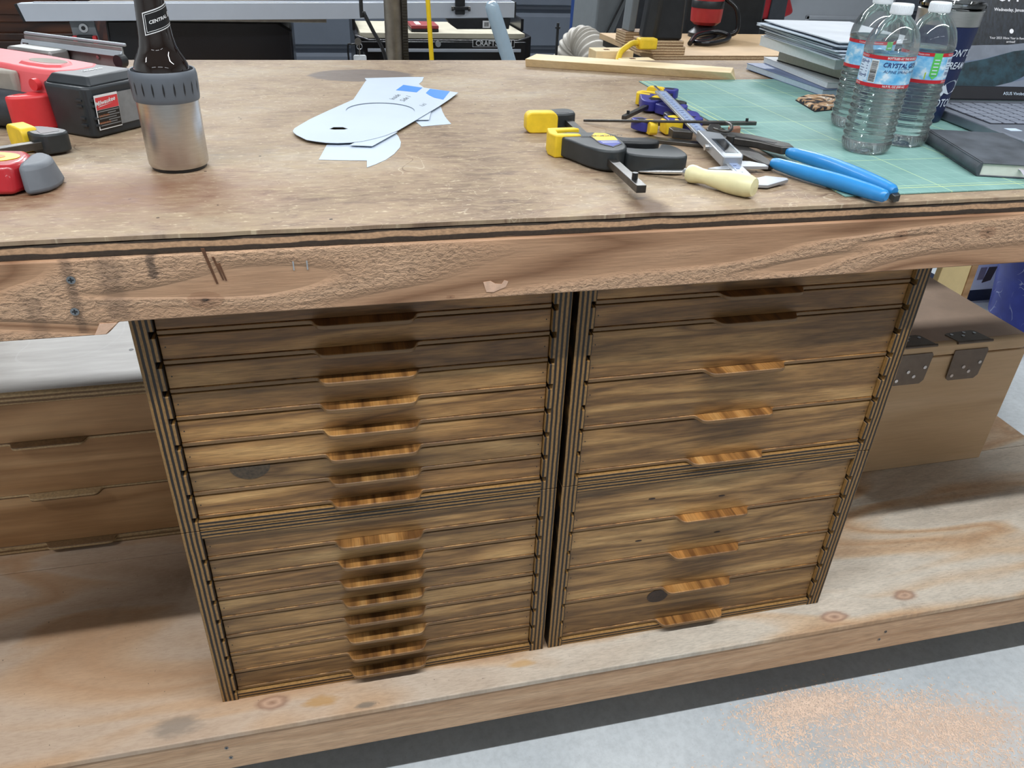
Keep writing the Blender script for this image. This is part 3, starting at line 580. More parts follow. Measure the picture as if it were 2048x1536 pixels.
# --- bar clamps
def quick_clamp(name, label, loc, ang, s, bar_len, gap, body_m, grip_m, labeled=None):
    """local x runs along the bar towards the fixed jaw, local y to the jaw side; gap = distance between pads"""
    c = thing(name, label, 'clamp', loc, ang, 'bar clamps on the bench')
    S = lambda P, dx=0.0: [((x * s + dx), y * s) for x, y in P]
    fx = bar_len - 0.395 * s
    hx = 0.35 * s + fx - gap - 0.25 * s
    H = 0.77 * s
    b = MB().prism(rrect(0, bar_len, -0.0065 * s, 0.0065 * s, 0.001), 0.010 * s, 0.020 * s).build('bar', DSTEEL, c, bevel=0.0006)
    MB().cyl((0.028 * s, 0, 0.020 * s), 0.004 * s, 0.008 * s, 12).build('stop_pin', BLACK, b, smooth=True)
    j = MB().prism(S(smooth_poly([(.356, .05), (.358, -.012), (.388, -.016), (.402, -.006), (.398, .018), (.382, .05)], 1), fx), 0.004 * H, 0.038 * H).build('fixed_jaw', body_m, c, bevel=0.003 * s, seg=3)
    MB().prism(S([(.366, -.002), (.390, -.002), (.386, .018), (.370, .03)], fx), 0.0378 * H, 0.0384 * H).build('jaw_recess', BLACK, j)
    MB().prism([(y, z) for y, z in rrect(.020 * s, .073 * s, 0.0003, .043 * H, .010 * s)], (0.350 * s + fx), (0.372 * s + fx), 'yz').build('pad', YELLOW, c, bevel=0.002 * s, seg=3)
    h = MB().prism(S(smooth_poly([(.120, -.005), (.126, .014), (.150, .030), (.178, .040), (.205, .054), (.226, .058), (.234, .034), (.230, .012), (.230, -.022), (.207, -.035), (.160, -.032), (.133, -.024)], 1), hx), 0.003 * H, 0.040 * H).build('moving_jaw', body_m, c, bevel=0.003 * s, seg=3)
    MB().prism(S([(.206, .022), (.202, .062), (.222, .068), (.250, .064), (.253, .022), (.244, .014), (.236, .053), (.218, .055), (.214, .024)], hx), 0.0003, 0.043 * H).build('pad', YELLOW, c, bevel=0.0022 * s, seg=3)
    MB().prism(S(smooth_poly([(.162, -.026), (.150, -.05), (.150, -.078), (.164, -.084), (.174, -.090), (.172, -.101), (.150, -.110), (.112, -.109), (.100, -.095), (.106, -.06), (.116, -.035), (.130, -.02)], 1), hx), 0.002 * H, 0.034 * H).build('handle', grip_m, c, bevel=0.004 * s, seg=3)
    MB().prism(S(smooth_poly([(.222, -.028), (.207, -.052), (.210, -.076), (.196, -.094), (.180, -.092), (.176, -.07), (.182, -.04), (.190, -.028)], 1), hx), 0.010 * H, 0.036 * H).build('trigger', BLACK, c, bevel=0.003 * s, seg=3)
    P = S([(.140, -.006), (.158, .008), (.205, .010), (.224, -.002), (.222, -.018), (.200, -.028), (.158, -.025)], hx)
    lp = MB().prism(P, 0.0402 * H, 0.0409 * H).build('label_plate', BLK, c)
    cx = sum(p[0] for p in P) / 7; cy = sum(p[1] for p in P) / 7
    sp = cx - 0.010 * s
    Q = [(cx + (x - cx) * 0.92, cy + (y - cy) * 0.9) for x, y in P]
    def clip(P, x, keep):
        out = []
        for i in range(len(P)):
            a, b2 = P[i], P[(i + 1) % len(P)]; ia = (a[0] >= x) == keep; ib = (b2[0] >= x) == keep
            if ia: out.append(a)
            if ia != ib: t = (x - a[0]) / (b2[0] - a[0]); out.append((x, a[1] + (b2[1] - a[1]) * t))
        return out
    MB().prism(clip(Q, sp, True), 0.041 * H, 0.0413 * H).build('label_yellow', YELLOWL, lp)
    if labeled:
        MB().prism(clip(Q, sp, False), 0.041 * H, 0.0413 * H).build('label_blue', BLUEL, lp)
        mb = MB(); text(mb, labeled, 0.0115 * s, lambda u, vv: (cx + 0.016 * s - vv, cy + u, 0.0419 * H), bold=0.0002, shear=0.2)
        mb.build('lettering', BLK, lp)
        mb = MB()
        for k in (0.006, 0.013): patch(mb, sp - (k + .002) * s, sp - k * s, cy - 0.013 * s, cy + 0.012 * s, lambda x, y: (x, y, 0.0418 * H), 1, 1)
        mb.build('label_stripes', LW, lp)
    return c
YELLOWL = plain('label_yellow', srgb(236, 202, 40), 0.4, var=0.04); BLUEL = plain('label_blue', srgb(46, 62, 160), 0.4, var=0.06)
NAVY = plain('clamp_blue', srgb(46, 48, 130), 0.45, var=0.1); CLAMPB = plain('clamp_black', srgb(44, 48, 50), 0.45, var=0.15, bump=0.06)
quick_clamp('bar_clamp', 'large black bar clamp with yellow pads lying beside the ivory-handled awl', at(0.628, 0.052), math.radians(88.2), 1.0, 0.395, 0.10, CLAMPB, CLAMPB, 'QUICK-GRIP')
quick_clamp('bar_clamp', 'small blue bar clamp with yellow pads, farther one on the corner of the mat', at(0.752, 0.452, 0.0025), math.radians(48), 0.66, 0.270, 0.045, NAVY, NAVY)
quick_clamp('bar_clamp', 'small blue bar clamp with nearly closed yellow pads lying under the caliper', at(0.975, 0.398, 0.0025), math.radians(177), 0.62, 0.222, 0.016, NAVY, NAVY)
quick_clamp('bar_clamp', 'black bar clamp with yellow pad at the left edge behind the red tool', at(-0.415, 0.125), math.radians(37), 1.0, 0.385, 0.19, CLAMPB, CLAMPB)

# --- red and grey tool end at the left edge
REDG = plain('glossy_red', srgb(168, 30, 38), 0.28, var=0.06, coat=0.5); GREYRUB = plain('grey_rubber', srgb(100, 104, 110), 0.6, var=0.08)
rt = thing('hand_tool', 'red hand tool with grey rubber end and yellow oval badge, front left', 'hand tool', at(-0.205, 0.208), math.radians(-4))
MB().prism(smooth_poly([(-0.03, -0.050), (0.055, -0.050), (0.102, -0.046), (0.098, 0.042), (0.05, 0.046), (-0.03, 0.046)], 1), 0.002, 0.034, top=smooth_poly([(-0.03, -0.038), (0.055, -0.038), (0.098, -0.034), (0.094, 0.032), (0.05, 0.036), (-0.03, 0.036)], 1)).build('red_shell', REDG, rt, bevel=0.006, seg=4)
MB().prism(smooth_poly([(0.098, -0.048), (0.112, -0.047), (0.130, -0.028), (0.132, 0.006), (0.118, 0.034), (0.095, 0.043)], 1), 0.001, 0.033, top=smooth_poly([(0.094, -0.037), (0.108, -0.036), (0.121, -0.022), (0.123, 0.002), (0.112, 0.026), (0.091, 0.033)], 1)).build('rubber_end', GREYRUB, rt, bevel=0.006, seg=4)
MB().prism(ell(0.046, 0.0, 0.042, 0.022, 28), 0.0342, 0.0348).build('badge', YELLOWL, rt)
MB().prism(ell(0.044, 0.0, 0.028, 0.013, 24), 0.0349, 0.0352).build('badge_field', plain('badge_orange', srgb(226, 120, 40), 0.45), rt)

# ================================================================== PAPER TEMPLATES
PAPER = plain('white_card', srgb(186, 197, 210), 0.7, var=0.02, scale=12); TAPE = plain('blue_tape', srgb(52, 128, 214), 0.6, var=0.06); INK = plain('pencil', srgb(70, 80, 90), 0.8)
main = [(0.1973, 0.4334), (0.1998, 0.4494), (0.2074, 0.4688), (0.2233, 0.508), (0.2516, 0.5641), (0.2919, 0.6399), (0.3296, 0.7121), (0.3707, 0.7866), (0.4016, 0.7993), (0.4504, 0.7638), (0.5073, 0.7158), (0.479, 0.6524), (0.4518, 0.5965), (0.4004, 0.4985), (0.3588, 0.421), (0.3378, 0.3929), (0.3212, 0.3767), (0.3, 0.3605), (0.2823, 0.3542), (0.2627, 0.3529), (0.2459, 0.3563), (0.2315, 0.3643), (0.2171, 0.3754), (0.2025, 0.4068), (0.1982, 0.4228)]
def card_with_holes(outer, holes, z0, z1):
    """flat card with round holes, filled as a 2D curve and extruded"""
    cu = bpy.data.curves.new('c', 'CURVE'); cu.dimensions = '2D'; cu.fill_mode = 'BOTH'; cu.extrude = (z1 - z0) / 2
    for P in [outer] + holes:
        sp = cu.splines.new('POLY'); sp.points.add(len(P) - 1)
        for q, (x, y) in zip(sp.points, P): q.co = (x, y, 0, 1)
        sp.use_cyclic_u = True
    o = bpy.data.objects.new('c', cu); COL.objects.link(o); dg = bpy.context.evaluated_depsgraph_get(); e = o.evaluated_get(dg); me = e.to_mesh()
    mb = MB().add([(p.co.x, p.co.y, p.co.z + (z0 + z1) / 2) for p in me.vertices], [tuple(p.vertices) for p in me.polygons])
    e.to_mesh_clear(); bpy.data.objects.remove(o); bpy.data.curves.remove(cu); return mb
def sheet(label, poly, z, th=0.0006):
    o = MB().prism(poly, T + z, T + z + th).build('paper_template', PAPER); return tag(o, label, 'paper', 'paper templates on the bench')
tpl = thing('paper_template', 'long white card template with round cut-out and two blue tape pieces, topmost of the papers', 'paper', (0, 0, 0), 0, 'paper templates on the bench')
slot = [(0.2528, 0.440), (0.2602, 0.4526), (0.2745, 0.4516), (0.2823, 0.440), (0.276, 0.4345), (0.260, 0.4350)]
card_with_holes(main, [ell(0.3446, 0.5690, 0.0595, 0.064, 40), slot], T + 0.0042, T + 0.0049).build('card', PAPER, tpl)
MB().prism([(0.3891, 0.742), (0.4094, 0.7946), (0.4439, 0.7647), (0.4267, 0.7197)], T + 0.005, T + 0.0052).build('tape', TAPE, tpl)
MB().prism([(0.4435, 0.7127), (0.4571, 0.7526), (0.4927, 0.7267), (0.4677, 0.6504), (0.4533, 0.669), (0.4471, 0.6922)], T + 0.005, T + 0.0052).build('tape', TAPE, tpl)
mb = MB(); hand = lambda cx, cy, a: (lambda u, vv: (cx + u * math.cos(a) - vv * math.sin(a), cy + (u * math.sin(a) + vv * math.cos(a)) * 1.5, T + 0.0051))
text(mb, 'Inside', 0.015, hand(0.381, 0.678, math.radians(58)), shear=0.2); text(mb, 'Side 1', 0.015, hand(0.399, 0.664, math.radians(58)), shear=0.2); text(mb, '1x1', 0.013, hand(0.424, 0.607, math.radians(50)), shear=0.2); text(mb, '7x1', 0.014, lambda u, vv: (lambda q: (q[0], q[1], T + 0.0019 + 0.0012))(hand(0.375, 0.590, math.radians(58))(u, vv)), shear=0.2)
mb.build('handwriting', INK, tpl)
sheet('white paper piece under the long template, seen through its round hole', [(0.255, 0.50), (0.30, 0.50), (0.42, 0.50), (0.44, 0.60), (0.42, 0.66), (0.30, 0.66)], 0.0026)
sheet('white paper offcut with stepped end and curved side, nearest under the template', [(0.247, 0.3623), (0.2332, 0.2797), (0.2662, 0.2739), (0.2995, 0.269), (0.297, 0.2342), (0.3107, 0.2493), (0.3265, 0.2707), (0.3412, 0.3003), (0.3536, 0.3365), (0.358, 0.3656), (0.3579, 0.4015), (0.3547, 0.434), (0.299, 0.4274)], 0.0002)
sheet('folded white paper piece farthest back under the template', [(0.3393, 0.893), (0.4303, 0.9043), (0.465, 0.9036), (0.4553, 0.8569), (0.4445, 0.8266), (0.4518, 0.7747), (0.3913, 0.6745), (0.3502, 0.7377)], 0.0002)
sheet('slanted white paper piece at the far left of the template', [(0.3399, 0.8609), (0.3021, 0.6675), (0.2906, 0.6186), (0.3404, 0.6159), (0.3633, 0.741)], 0.0014)
sheet('white paper piece with concave edge sticking out right of the template', [(0.3851, 0.5378), (0.3978, 0.4939), (0.4028, 0.4641), (0.4545, 0.478), (0.4529, 0.5084), (0.4525, 0.5335), (0.4541, 0.5725), (0.4574, 0.6133), (0.4301, 0.6148)], 0.0002)
sheet('narrow white paper sliver between the template and the stepped offcut', [(0.2791, 0.342), (0.3123, 0.3343), (0.3583, 0.4165), (0.3245, 0.4192)], 0.0034)

# ================================================================== MAT AND THE THINGS ON THE RIGHT
g = G('cutting_mat'); v = g.obj(); s_ = g.sep(v)
def lines(ax, per, wd): return g.math('LESS_THAN', g.math('ABSOLUTE', g.math('SUBTRACT', g.math('FRACT', g.math('DIVIDE', s_[ax], per)), 0.5)), wd / per)
one = g.math('MAXIMUM', lines(0, 0.0254, 0.0005), lines(1, 0.0254, 0.0005)); big = g.math('MAXIMUM', lines(0, 0.127, 0.0008), lines(1, 0.127, 0.0008))
nz = g.noise(v, 14, 4, 0.6)
c = g.ramp(nz, [(0.3, srgb(108, 148, 142)), (0.7, srgb(128, 166, 159))])
c = g.mix(g.math('MULTIPLY', one, 0.35), c, srgb(170, 214, 196)); c = g.mix(g.math('MULTIPLY', big, 0.55), c, srgb(206, 226, 150))
bord = g.math('MULTIPLY', g.math('LESS_THAN', g.math('ABSOLUTE', g.math('SUBTRACT', s_[0], 0.938)), 0.0009), 1.0)
c = g.mix(g.math('MULTIPLY', bord, 0.8), c, srgb(222, 226, 130))
bord = g.math('LESS_THAN', g.math('ABSOLUTE', g.math('SUBTRACT', s_[1], 0.055)), 0.0009)
c = g.mix(g.math('MULTIPLY', bord, 0.7), c, srgb(222, 226, 130))
g.set(Base_Color=c, Roughness=0.6); g.bump(nz, 0.05, 0.0005); MATM = g.m
tag(MB().prism([(0.9115, 0.032), (1.90, 0.040), (1.925, 0.885), (0.931, 0.838)], T + 0.0002, T + 0.0022).build('cutting_mat', MATM, bevel=0.0005), 'teal cutting mat with pale yellow grid lines under the bottles and laptop', 'cutting mat')
TM = 0.0023
# --- wooden strip at the back
STRIP = wood('pale_pine_strip', [srgb(214, 186, 138), srgb(232, 208, 164), srgb(238, 218, 178)], fig=(3, 10, 3), ring=3, fine=(40, 200, 200), rough=0.6, bump=0.1, fine_amt=0.15)
g_ = MB().prism([(0.722, 1.032), (1.170, 0.846), (1.190, 0.905), (0.765, 1.100)], T + 0.0003, T + 0.0185, top=[(0.718, 1.024), (1.150, 0.840), (1.190, 0.905), (0.765, 1.100)])
tag(g_.build('wood_strip', STRIP, bevel=0.001), 'pale wooden strip lying along the back edge of the bench', 'wood strip')

# --- water bottles
g = G('clear_plastic'); tr = g.n('BsdfTransparent', None, {0: (0.95, 0.97, 0.97, 1)}); gl = g.n('BsdfGlossy', None, {0: (1, 1, 1, 1), 'Roughness': 0.03}); lw = g.n('LayerWeight', None, {0: 0.32})
mx = g.n('MixShader', None, {0: g.math('ADD', g.math('MULTIPLY', lw.outputs['Fresnel'], 0.85), 0.03), 1: tr.outputs[0], 2: gl.outputs[0]}); hz = g.n('BsdfTranslucent', None, {0: (0.9, 0.93, 0.94, 1)}); df = g.n('BsdfDiffuse', None, {0: (0.9, 0.93, 0.94, 1)}); h2 = g.n('MixShader', None, {0: 0.5, 1: hz.outputs[0], 2: df.outputs[0]}); m3 = g.n('MixShader', None, {0: 0.04, 1: mx.outputs[0], 2: h2.outputs[0]}); g.t.links.new(m3.outputs[0], g.out.inputs[0]); CLEAR = g.m
g = G('water'); g.set(Base_Color=(0.98, 1.0, 0.995), Roughness=0.0, IOR=1.24, Transmission_Weight=1.0); WATER = g.m
LBLUE = None
g = G('label_blue_print'); v = g.obj(); nz = g.noise(g.vec(v, (60, 60, 90)), 1, 3)
g.set(Base_Color=g.ramp(nz, [(0.35, srgb(90, 170, 220)), (0.55, srgb(150, 200, 232)), (0.65, srgb(214, 228, 240))]), Roughness=0.4); LBLUE = g.m
LRED = plain('label_red_band', srgb(190, 34, 46), 0.4, var=0.04); LGREEN = plain('label_green', srgb(90, 190, 90), 0.45, var=0.06); LNAVY = plain('label_navy', srgb(30, 50, 110), 0.45); CAPM = plain('cap_white', srgb(228, 232, 236), 0.45, var=0.02); LPALE = plain('label_pale', srgb(205, 222, 240), 0.45, var=0.03); LLIME = plain('label_lime', srgb(186, 206, 60), 0.45)
R_ = 0.0385
def rib(z):
    return R_ - 0.0022 * (0.5 - 0.5 * math.cos(2 * PI * (z - 0.016) / 0.0102)) if 0.016 < z < 0.098 else R_
bprof = [(0.0, 0.006), (0.012, 0.005), (0.022, 0.001), (0.030, 0.0), (0.0350, 0.004), (0.0375, 0.010)]
z = 0.016
while z < 0.0985: bprof.append((rib(z), z)); z += 0.0017
bprof += [(0.0370, 0.1), (0.0370, 0.145), (0.0385, 0.147), (0.0388, 0.153), (0.0375, 0.162), (0.0340, 0.173), (0.0285, 0.183), (0.0215, 0.191), (0.0155, 0.196), (0.0135, 0.199), (0.0130, 0.212)]
def foot(r, z, a): return r * (1 - 0.055 * max(0, math.cos(5 * a)) * max(0, 1 - z / 0.016)) if z < 0.016 else r
def fillp(zt):
    P = [(0.0, 0.0075)]; 
    for r, z in bprof[1:]:
        if z < zt: P.append((max(0.001, r - 0.0012), z + (0.0015 if z < 0.01 else 0)))
    P += [(P[-1][0], zt), (0.0, zt)]; return P
def water_bottle(label, x, y, face, fill):
    """face = direction in degrees that the barcode seam of the label looks to"""
    c = thing('water_bottle', label, 'bottle', at(x, y, TM), 0, 'clear water bottles on the mat')
    MB().lathe(bprof, 60, fn=foot).build('bottle_shell', CLEAR, c, smooth=True, angle=70)
    MB().lathe(fillp(fill), 60, fn=foot).build('water', WATER, c, smooth=True, angle=70)
    cap = MB().lathe([(0.0152, 0.1985), (0.0155, 0.2), (0.0155, 0.211), (0.0145, 0.2128), (0.0, 0.2130)], 40).build('cap', CAPM, c, smooth=True)
    mb = MB()
    for k in range(40):
        a = 2 * PI * k / 40; ca, sa = math.cos(a), math.sin(a); mb.box(0.0152, 0.0159, -0.0005, 0.0005, 0.2, 0.2105); mb.v[-8:] = [(px * ca - py * sa, px * sa + py * ca, pz) for px, py, pz in mb.v[-8:]]
    mb.build('cap_ridges', CAPM, cap)
    A = math.radians(face); r0 = 0.0373
    W = lambda off: (lambda u, z: ((r0 + off) * math.cos(A + u / r0), (r0 + off) * math.sin(A + u / r0), z))
    tot = 2 * PI * r0
    lb = patch(MB(), -tot / 2, tot / 2, 0.1005, 0.1445, W(0), 72, 1).build('label', LBLUE, c, smooth=True)
    mb = MB(); patch(mb, -tot / 2, tot / 2, 0.1395, 0.1446, W(0.0002), 72, 1); patch(mb, -tot / 2, tot / 2, 0.1004, 0.1055, W(0.0002), 72, 1); mb.build('label_bands', LRED, lb, smooth=True)
    mb = MB(); patch(mb, -0.033, -0.008, 0.108, 0.138, W(0.0002), 10, 1); patch(mb, 0.07, 0.088, 0.108, 0.138, W(0.0002), 8, 1); mb.build('label_panel', LPALE, lb, smooth=True)
    mb = MB(); patch(mb, -0.0065, 0.0055, 0.1065, 0.1385, W(0.0002), 6, 1); mb.build('barcode_field', LW, lb, smooth=True)
    mb = MB(); rr = random.Random(5); zz = 0.108
    while zz < 0.137: h_ = rr.choice((0.0004, 0.0007, 0.0011)); patch(mb, -0.0055, 0.0045, zz, zz + h_, W(0.0004), 4, 1); zz += h_ + rr.choice((0.0005, 0.0008))
    mb.build('barcode', BLK, lb)
    mb = MB()
    for k in range(7): patch(mb, -0.031, -0.018 - (k % 3) * 0.002, 0.1355 - k * 0.0038, 0.1363 - k * 0.0038, W(0.0004), 4, 1); patch(mb, -0.014, -0.011, 0.1355 - k * 0.0038, 0.1363 - k * 0.0038, W(0.0004), 2, 1)
    for zz in (0.1335, 0.1145): patch(mb, -0.031, -0.010, zz, zz + 0.0011, W(0.0004), 6, 1)
    text(mb, 'CRYSTAL GEYSER', 0.0088, lambda u, vv: W(0.0004)(0.046 + u, 0.1325 + vv), bold=0.0002, shear=0.2); text(mb, 'ALPINE SPRING WATER', 0.0056, lambda u, vv: W(0.0004)(0.044 + u, 0.1235 + vv), shear=0.2)
    text(mb, 'BY CG ROXANE', 0.0028, lambda u, vv: W(0.0004)(0.044 + u, 0.128 + vv))
    mb.build('label_print', LNAVY, lb)
    mb = MB(); text(mb, 'BOTTLED AT THE SOURCE', 0.0040, lambda u, vv: W(0.0004)(0.040 + u, 0.142 + vv), bold=0.0001); text(mb, '16.9 FL OZ (500 mL)', 0.0042, lambda u, vv: W(0.0004)(0.036 + u, 0.103 + vv), bold=0.0001); text(mb, '(500 mL)', 0.0038, lambda u, vv: W(0.0004)(-0.026 + u, 0.103 + vv)); text(mb, 'THE SOURCE', 0.0036, lambda u, vv: W(0.0004)(-0.024 + u, 0.142 + vv))
    text(mb, 'CrystalGeyserPlease.com', 0.0038, lambda u, vv: W(0.0004)(-0.085 + u, 0.142 + vv)); mb.build('band_lettering', LW, lb)
    mb = MB(); patch(mb, -0.058, -0.045, 0.112, 0.1445, W(0.0004), 5, 1); polyfn(mb, [(-0.058, 0.112), (-0.0515, 0.1065), (-0.045, 0.112)], W(0.0004)); mb.build('label_arrow', LGREEN, lb)
    mb = MB()
    for k in range(5): patch(mb, -0.0555, -0.0475, 0.114 + k * 0.005, 0.1155 + k * 0.005, W(0.0006), 3, 1)
    mb.build('arrow_lines', LPALE, lb)
    mb = MB(); polyfn(mb, [(-0.082, 0.1065), (-0.063, 0.1065), (-0.063, 0.117)], W(0.0004)); mb.build('label_hill', LLIME, lb)
    return c
CAMD = lambda x, y: math.degrees(math.atan2(-0.8455 - y, 0.239 - x))
water_bottle('clear water bottle standing nearest, barcode side of its label to the front', 1.088, 0.247, CAMD(1.088, 0.247) - 26, 0.140)
water_bottle('clear water bottle right behind the nearest one, green arrow on its label', 1.184, 0.285, CAMD(1.184, 0.285) + 108, 0.150)
water_bottle('clear water bottle half hidden at the left behind the nearest one', 1.170, 0.405, CAMD(1.17, 0.405) + 128, 0.150)

# --- navy tumbler
NAVYT = plain('navy_powder_coat', srgb(22, 32, 72), 0.45, var=0.1, scale=300); PRINTW = plain('tumbler_print', srgb(205, 212, 224), 0.5, var=0.03)
g = G('clear_lid'); tr = g.n('BsdfTransparent', None, {0: (0.9, 0.92, 0.92, 1)}); gl = g.n('BsdfGlossy', None, {'Roughness': 0.05}); lw = g.n('LayerWeight', None, {0: 0.45})
mx = g.n('MixShader', None, {0: g.math('ADD', lw.outputs['Fresnel'], 0.08), 1: tr.outputs[0], 2: gl.outputs[0]}); g.t.links.new(mx.outputs[0], g.out.inputs[0]); LIDC = g.m
TU = (1.345, 0.449)
tu = thing('tumbler', 'navy tumbler with steel rim and white motorcycle print, standing behind the bottles', 'tumbler', at(TU[0], TU[1], TM))
tr_ = lambda z: 0.0375 + (0.0515 - 0.0375) * min(1.0, z / 0.16)
MB().lathe([(0.0, 0.0), (0.035, 0.0), (0.0375, 0.003), (0.0400, 0.03), (0.0515, 0.160), (0.0518, 0.166), (0.049, 0.166), (0.036, 0.01), (0.0, 0.008)], 56).build('cup', NAVYT, tu, smooth=True)
MB().lathe([(0.0505, 0.164), (0.0525, 0.1645), (0.0538, 0.186), (0.0542, 0.1885), (0.0530, 0.1895), (0.0512, 0.187), (0.0495, 0.164)], 56).build('steel_rim', BRUSHED, tu, smooth=True)
lid = MB().lathe([(0.0, 0.184), (0.040, 0.184), (0.047, 0.186), (0.050, 0.192), (0.0545, 0.1935), (0.0552, 0.198), (0.053, 0.201), (0.049, 0.1995), (0.046, 0.193), (0.0, 0.192)], 56).build('lid', LIDC, tu, smooth=True)
TA = math.radians(CAMD(*TU) + 50)
TW = lambda u, z: ((tr_(z) + 0.0008) * math.cos(TA + u / 0.046), (tr_(z) + 0.0008) * math.sin(TA + u / 0.046), z)
mb = MB()
text(mb, "I DON'T SNORE", 0.0165, lambda u, vv: TW(u * 0.85 + 0.010, 0.122 + vv), bold=0.0002, shear=0.25); text(mb, "I DREAM I'M A", 0.0165, lambda u, vv: TW(u * 0.85 + 0.008, 0.101 + vv), bold=0.0002, shear=0.25); text(mb, 'MOTORCYCLE', 0.020, lambda u, vv: TW(u * 0.85 + 0.022, 0.036 + vv), bold=0.0002, shear=0.15)
polyfn(mb, [(-0.012, 0.056), (0.004, 0.052), (0.020, 0.056), (0.034, 0.060), (0.042, 0.076), (0.046, 0.090), (0.044, 0.091), (0.036, 0.078), (0.020, 0.073), (0.012, 0.077), (-0.002, 0.075), (-0.010, 0.070)], TW)
def annulus(cx, cz, r0_, r1_):
    k = len(mb.v); n_ = 24
    for i in range(n_):
        a = 2 * PI * i / n_
        mb.v.append(TW(cx + r0_ * math.cos(a), cz + r0_ * math.sin(a))); mb.v.append(TW(cx + r1_ * math.cos(a), cz + r1_ * math.sin(a)))
    for i in range(n_): j = (i + 1) % n_; mb.f.append((k + 2 * i, k + 2 * i + 1, k + 2 * j + 1, k + 2 * j))
annulus(-0.020, 0.058, 0.006, 0.013); annulus(0.052, 0.058, 0.007, 0.013); polyfn(mb, ell(-0.020, 0.058, 0.003, 0.003, 10), TW)
polyfn(mb, [(0.044, 0.088), (0.046, 0.090), (0.054, 0.060), (0.051, 0.059)], TW)
mb.build('motorcycle_print', PRINTW, tu)

# --- laptop
LAPM = plain('laptop_shell', srgb(128, 134, 146), 0.4, 0.5, 0.06); KEYM = plain('key_cap', srgb(128, 134, 148), 0.45, var=0.05); BEZ = plain('bezel', (0.012, 0.012, 0.016), 0.35)
lap = thing('laptop', 'open grey laptop with snowy river picture on its screen, at the right edge', 'laptop', at(1.358, 0.212, TM), math.radians(-7))
LWD, LDP = 0.42, 0.325
deck = MB().prism(rrect(0, LWD, 0, LDP, 0.012), 0.001, 0.018, top=rrect(0.0, LWD, 0.0, LDP, 0.012)).build('deck', LAPM, lap, bevel=0.0025, seg=3)
bx('key_well', BEZ, deck, 0.018, LWD - 0.018, 0.115, LDP - 0.025, 0.0178, 0.0183)
key = MB().prism(rrect(0, 0.0218, 0, 0.0212, 0.002, 2), 0.0183, 0.0204).build('key', KEYM, deck, bevel=0.0005, seg=1)
key.location = (0.020, 0.118, 0); first = True
for r in range(7):
    for k in range(15):
        if first: first = False; continue
        q = dup(key, deck); q.location = (0.020 + k * 0.0256, 0.118 + r * 0.0258, 0)
        if r == 6: q.scale = (1, 0.62, 1)
bx('touchpad', KEYM, deck, 0.14, 0.28, 0.012, 0.105, 0.0178, 0.0183, 0.0)
bx('sticker', LPALE, deck, 0.022, 0.044, 0.066, 0.084, 0.0179, 0.0184)
lean = math.radians(24)
def SCR(x, h, off=0.0): return (x, LDP - 0.004 + h * math.sin(lean) - off * math.cos(lean), 0.019 + h * math.cos(lean) + off * math.sin(lean))
lidb = MB().box(0, LWD, -0.007, 0.0, 0, 0.275)
lidb.v = [SCR(x, z_, 0.0035 + y_) for x, y_, z_ in lidb.v]; scr = lidb.build('screen_lid', BEZ, lap, bevel=0.002)
def emis(name, col, var=0.2, scale=30, s=0.55, stretch=(1, 1, 1)):
    g = G(name); v = g.obj(); n = g.noise(g.vec(v, stretch), scale, 4, 0.65)
    c = g.ramp(n, [(0.35, tuple(k * (1 - var) for k in col)), (0.65, tuple(min(1, k * (1 + var)) for k in col))])
    g.set(Base_Color=(0.01, 0.01, 0.01), Roughness=0.3, Emission_Color=c, Emission_Strength=s); return g.m
sx0, sx1, sy0, sy1 = 0.010, LWD - 0.010, 0.026, 0.268
sw, sh_ = sx1 - sx0, sy1 - sy0
def sp_(P, off): return [SCR(sx0 + x * sw, sy0 + y * sh_, off) for x, y in P]
def spoly(name, P, mat, off): return MB().add(sp_(P, off), [tuple(range(len(P)))]).build(name, mat, scr)
spoly('screen_sky', [(0, 0), (1, 0), (1, 1), (0, 1)], emis('screen_sky', srgb(120, 140, 170), 0.2, 9), 0.0037)
rr = random.Random(11)
tl = [(0, 0.29), (1.0, 0.29)]
top = []
x = 1.0
while x > 0:
    h_ = (0.54 - (0.07 if x > 0.72 else 0.0)) if x > 0.52 else 0.97
    top.append((x, min(0.999, h_ + rr.uniform(-0.02, 0.02)))); top.append((x - 0.008, min(0.999, h_ + rr.uniform(0.01, 0.08)))); x -= 0.017
spoly('screen_trees', tl + top + [(0, 0.9)], emis('screen_trees', srgb(40, 48, 60), 0.7, 90, stretch=(2.5, 1, 0.8)), 0.0039)
K7 = lambda P: [(x, y * 0.70) for x, y in P]
spoly('screen_snowbank', K7([(0, 0.22), (0.30, 0.30), (0.42, 0.37), (0.60, 0.43), (1, 0.44), (1, 0.50), (0.62, 0.52), (0.44, 0.47), (0.30, 0.46), (0.0, 0.42)]), emis('screen_snow', srgb(150, 162, 180), 0.12, 30), 0.0041)
spoly('screen_river', K7([(0, 0), (0.42, 0.0), (0.52, 0.10), (0.62, 0.24), (0.74, 0.36), (1.0, 0.42), (1.0, 0.46), (0.62, 0.44), (0.47, 0.40), (0.33, 0.31), (0.2, 0.25), (0, 0.2)]), emis('screen_river', srgb(34, 70, 84), 0.6, 50), 0.0043)
spoly('screen_shore', K7([(0.38, 0.0), (1, 0), (1, 0.40), (0.78, 0.33), (0.66, 0.22), (0.56, 0.09), (0.47, 0.05)]), emis('screen_shore', srgb(150, 164, 186), 0.08, 14), 0.0045)
mb = MB(); SCC = 0.45
def ST(cx, cy): return lambda u, vv: SCR(sx0 + cx * sw + u, sy0 + cy * sh_ + vv, 0.0049)
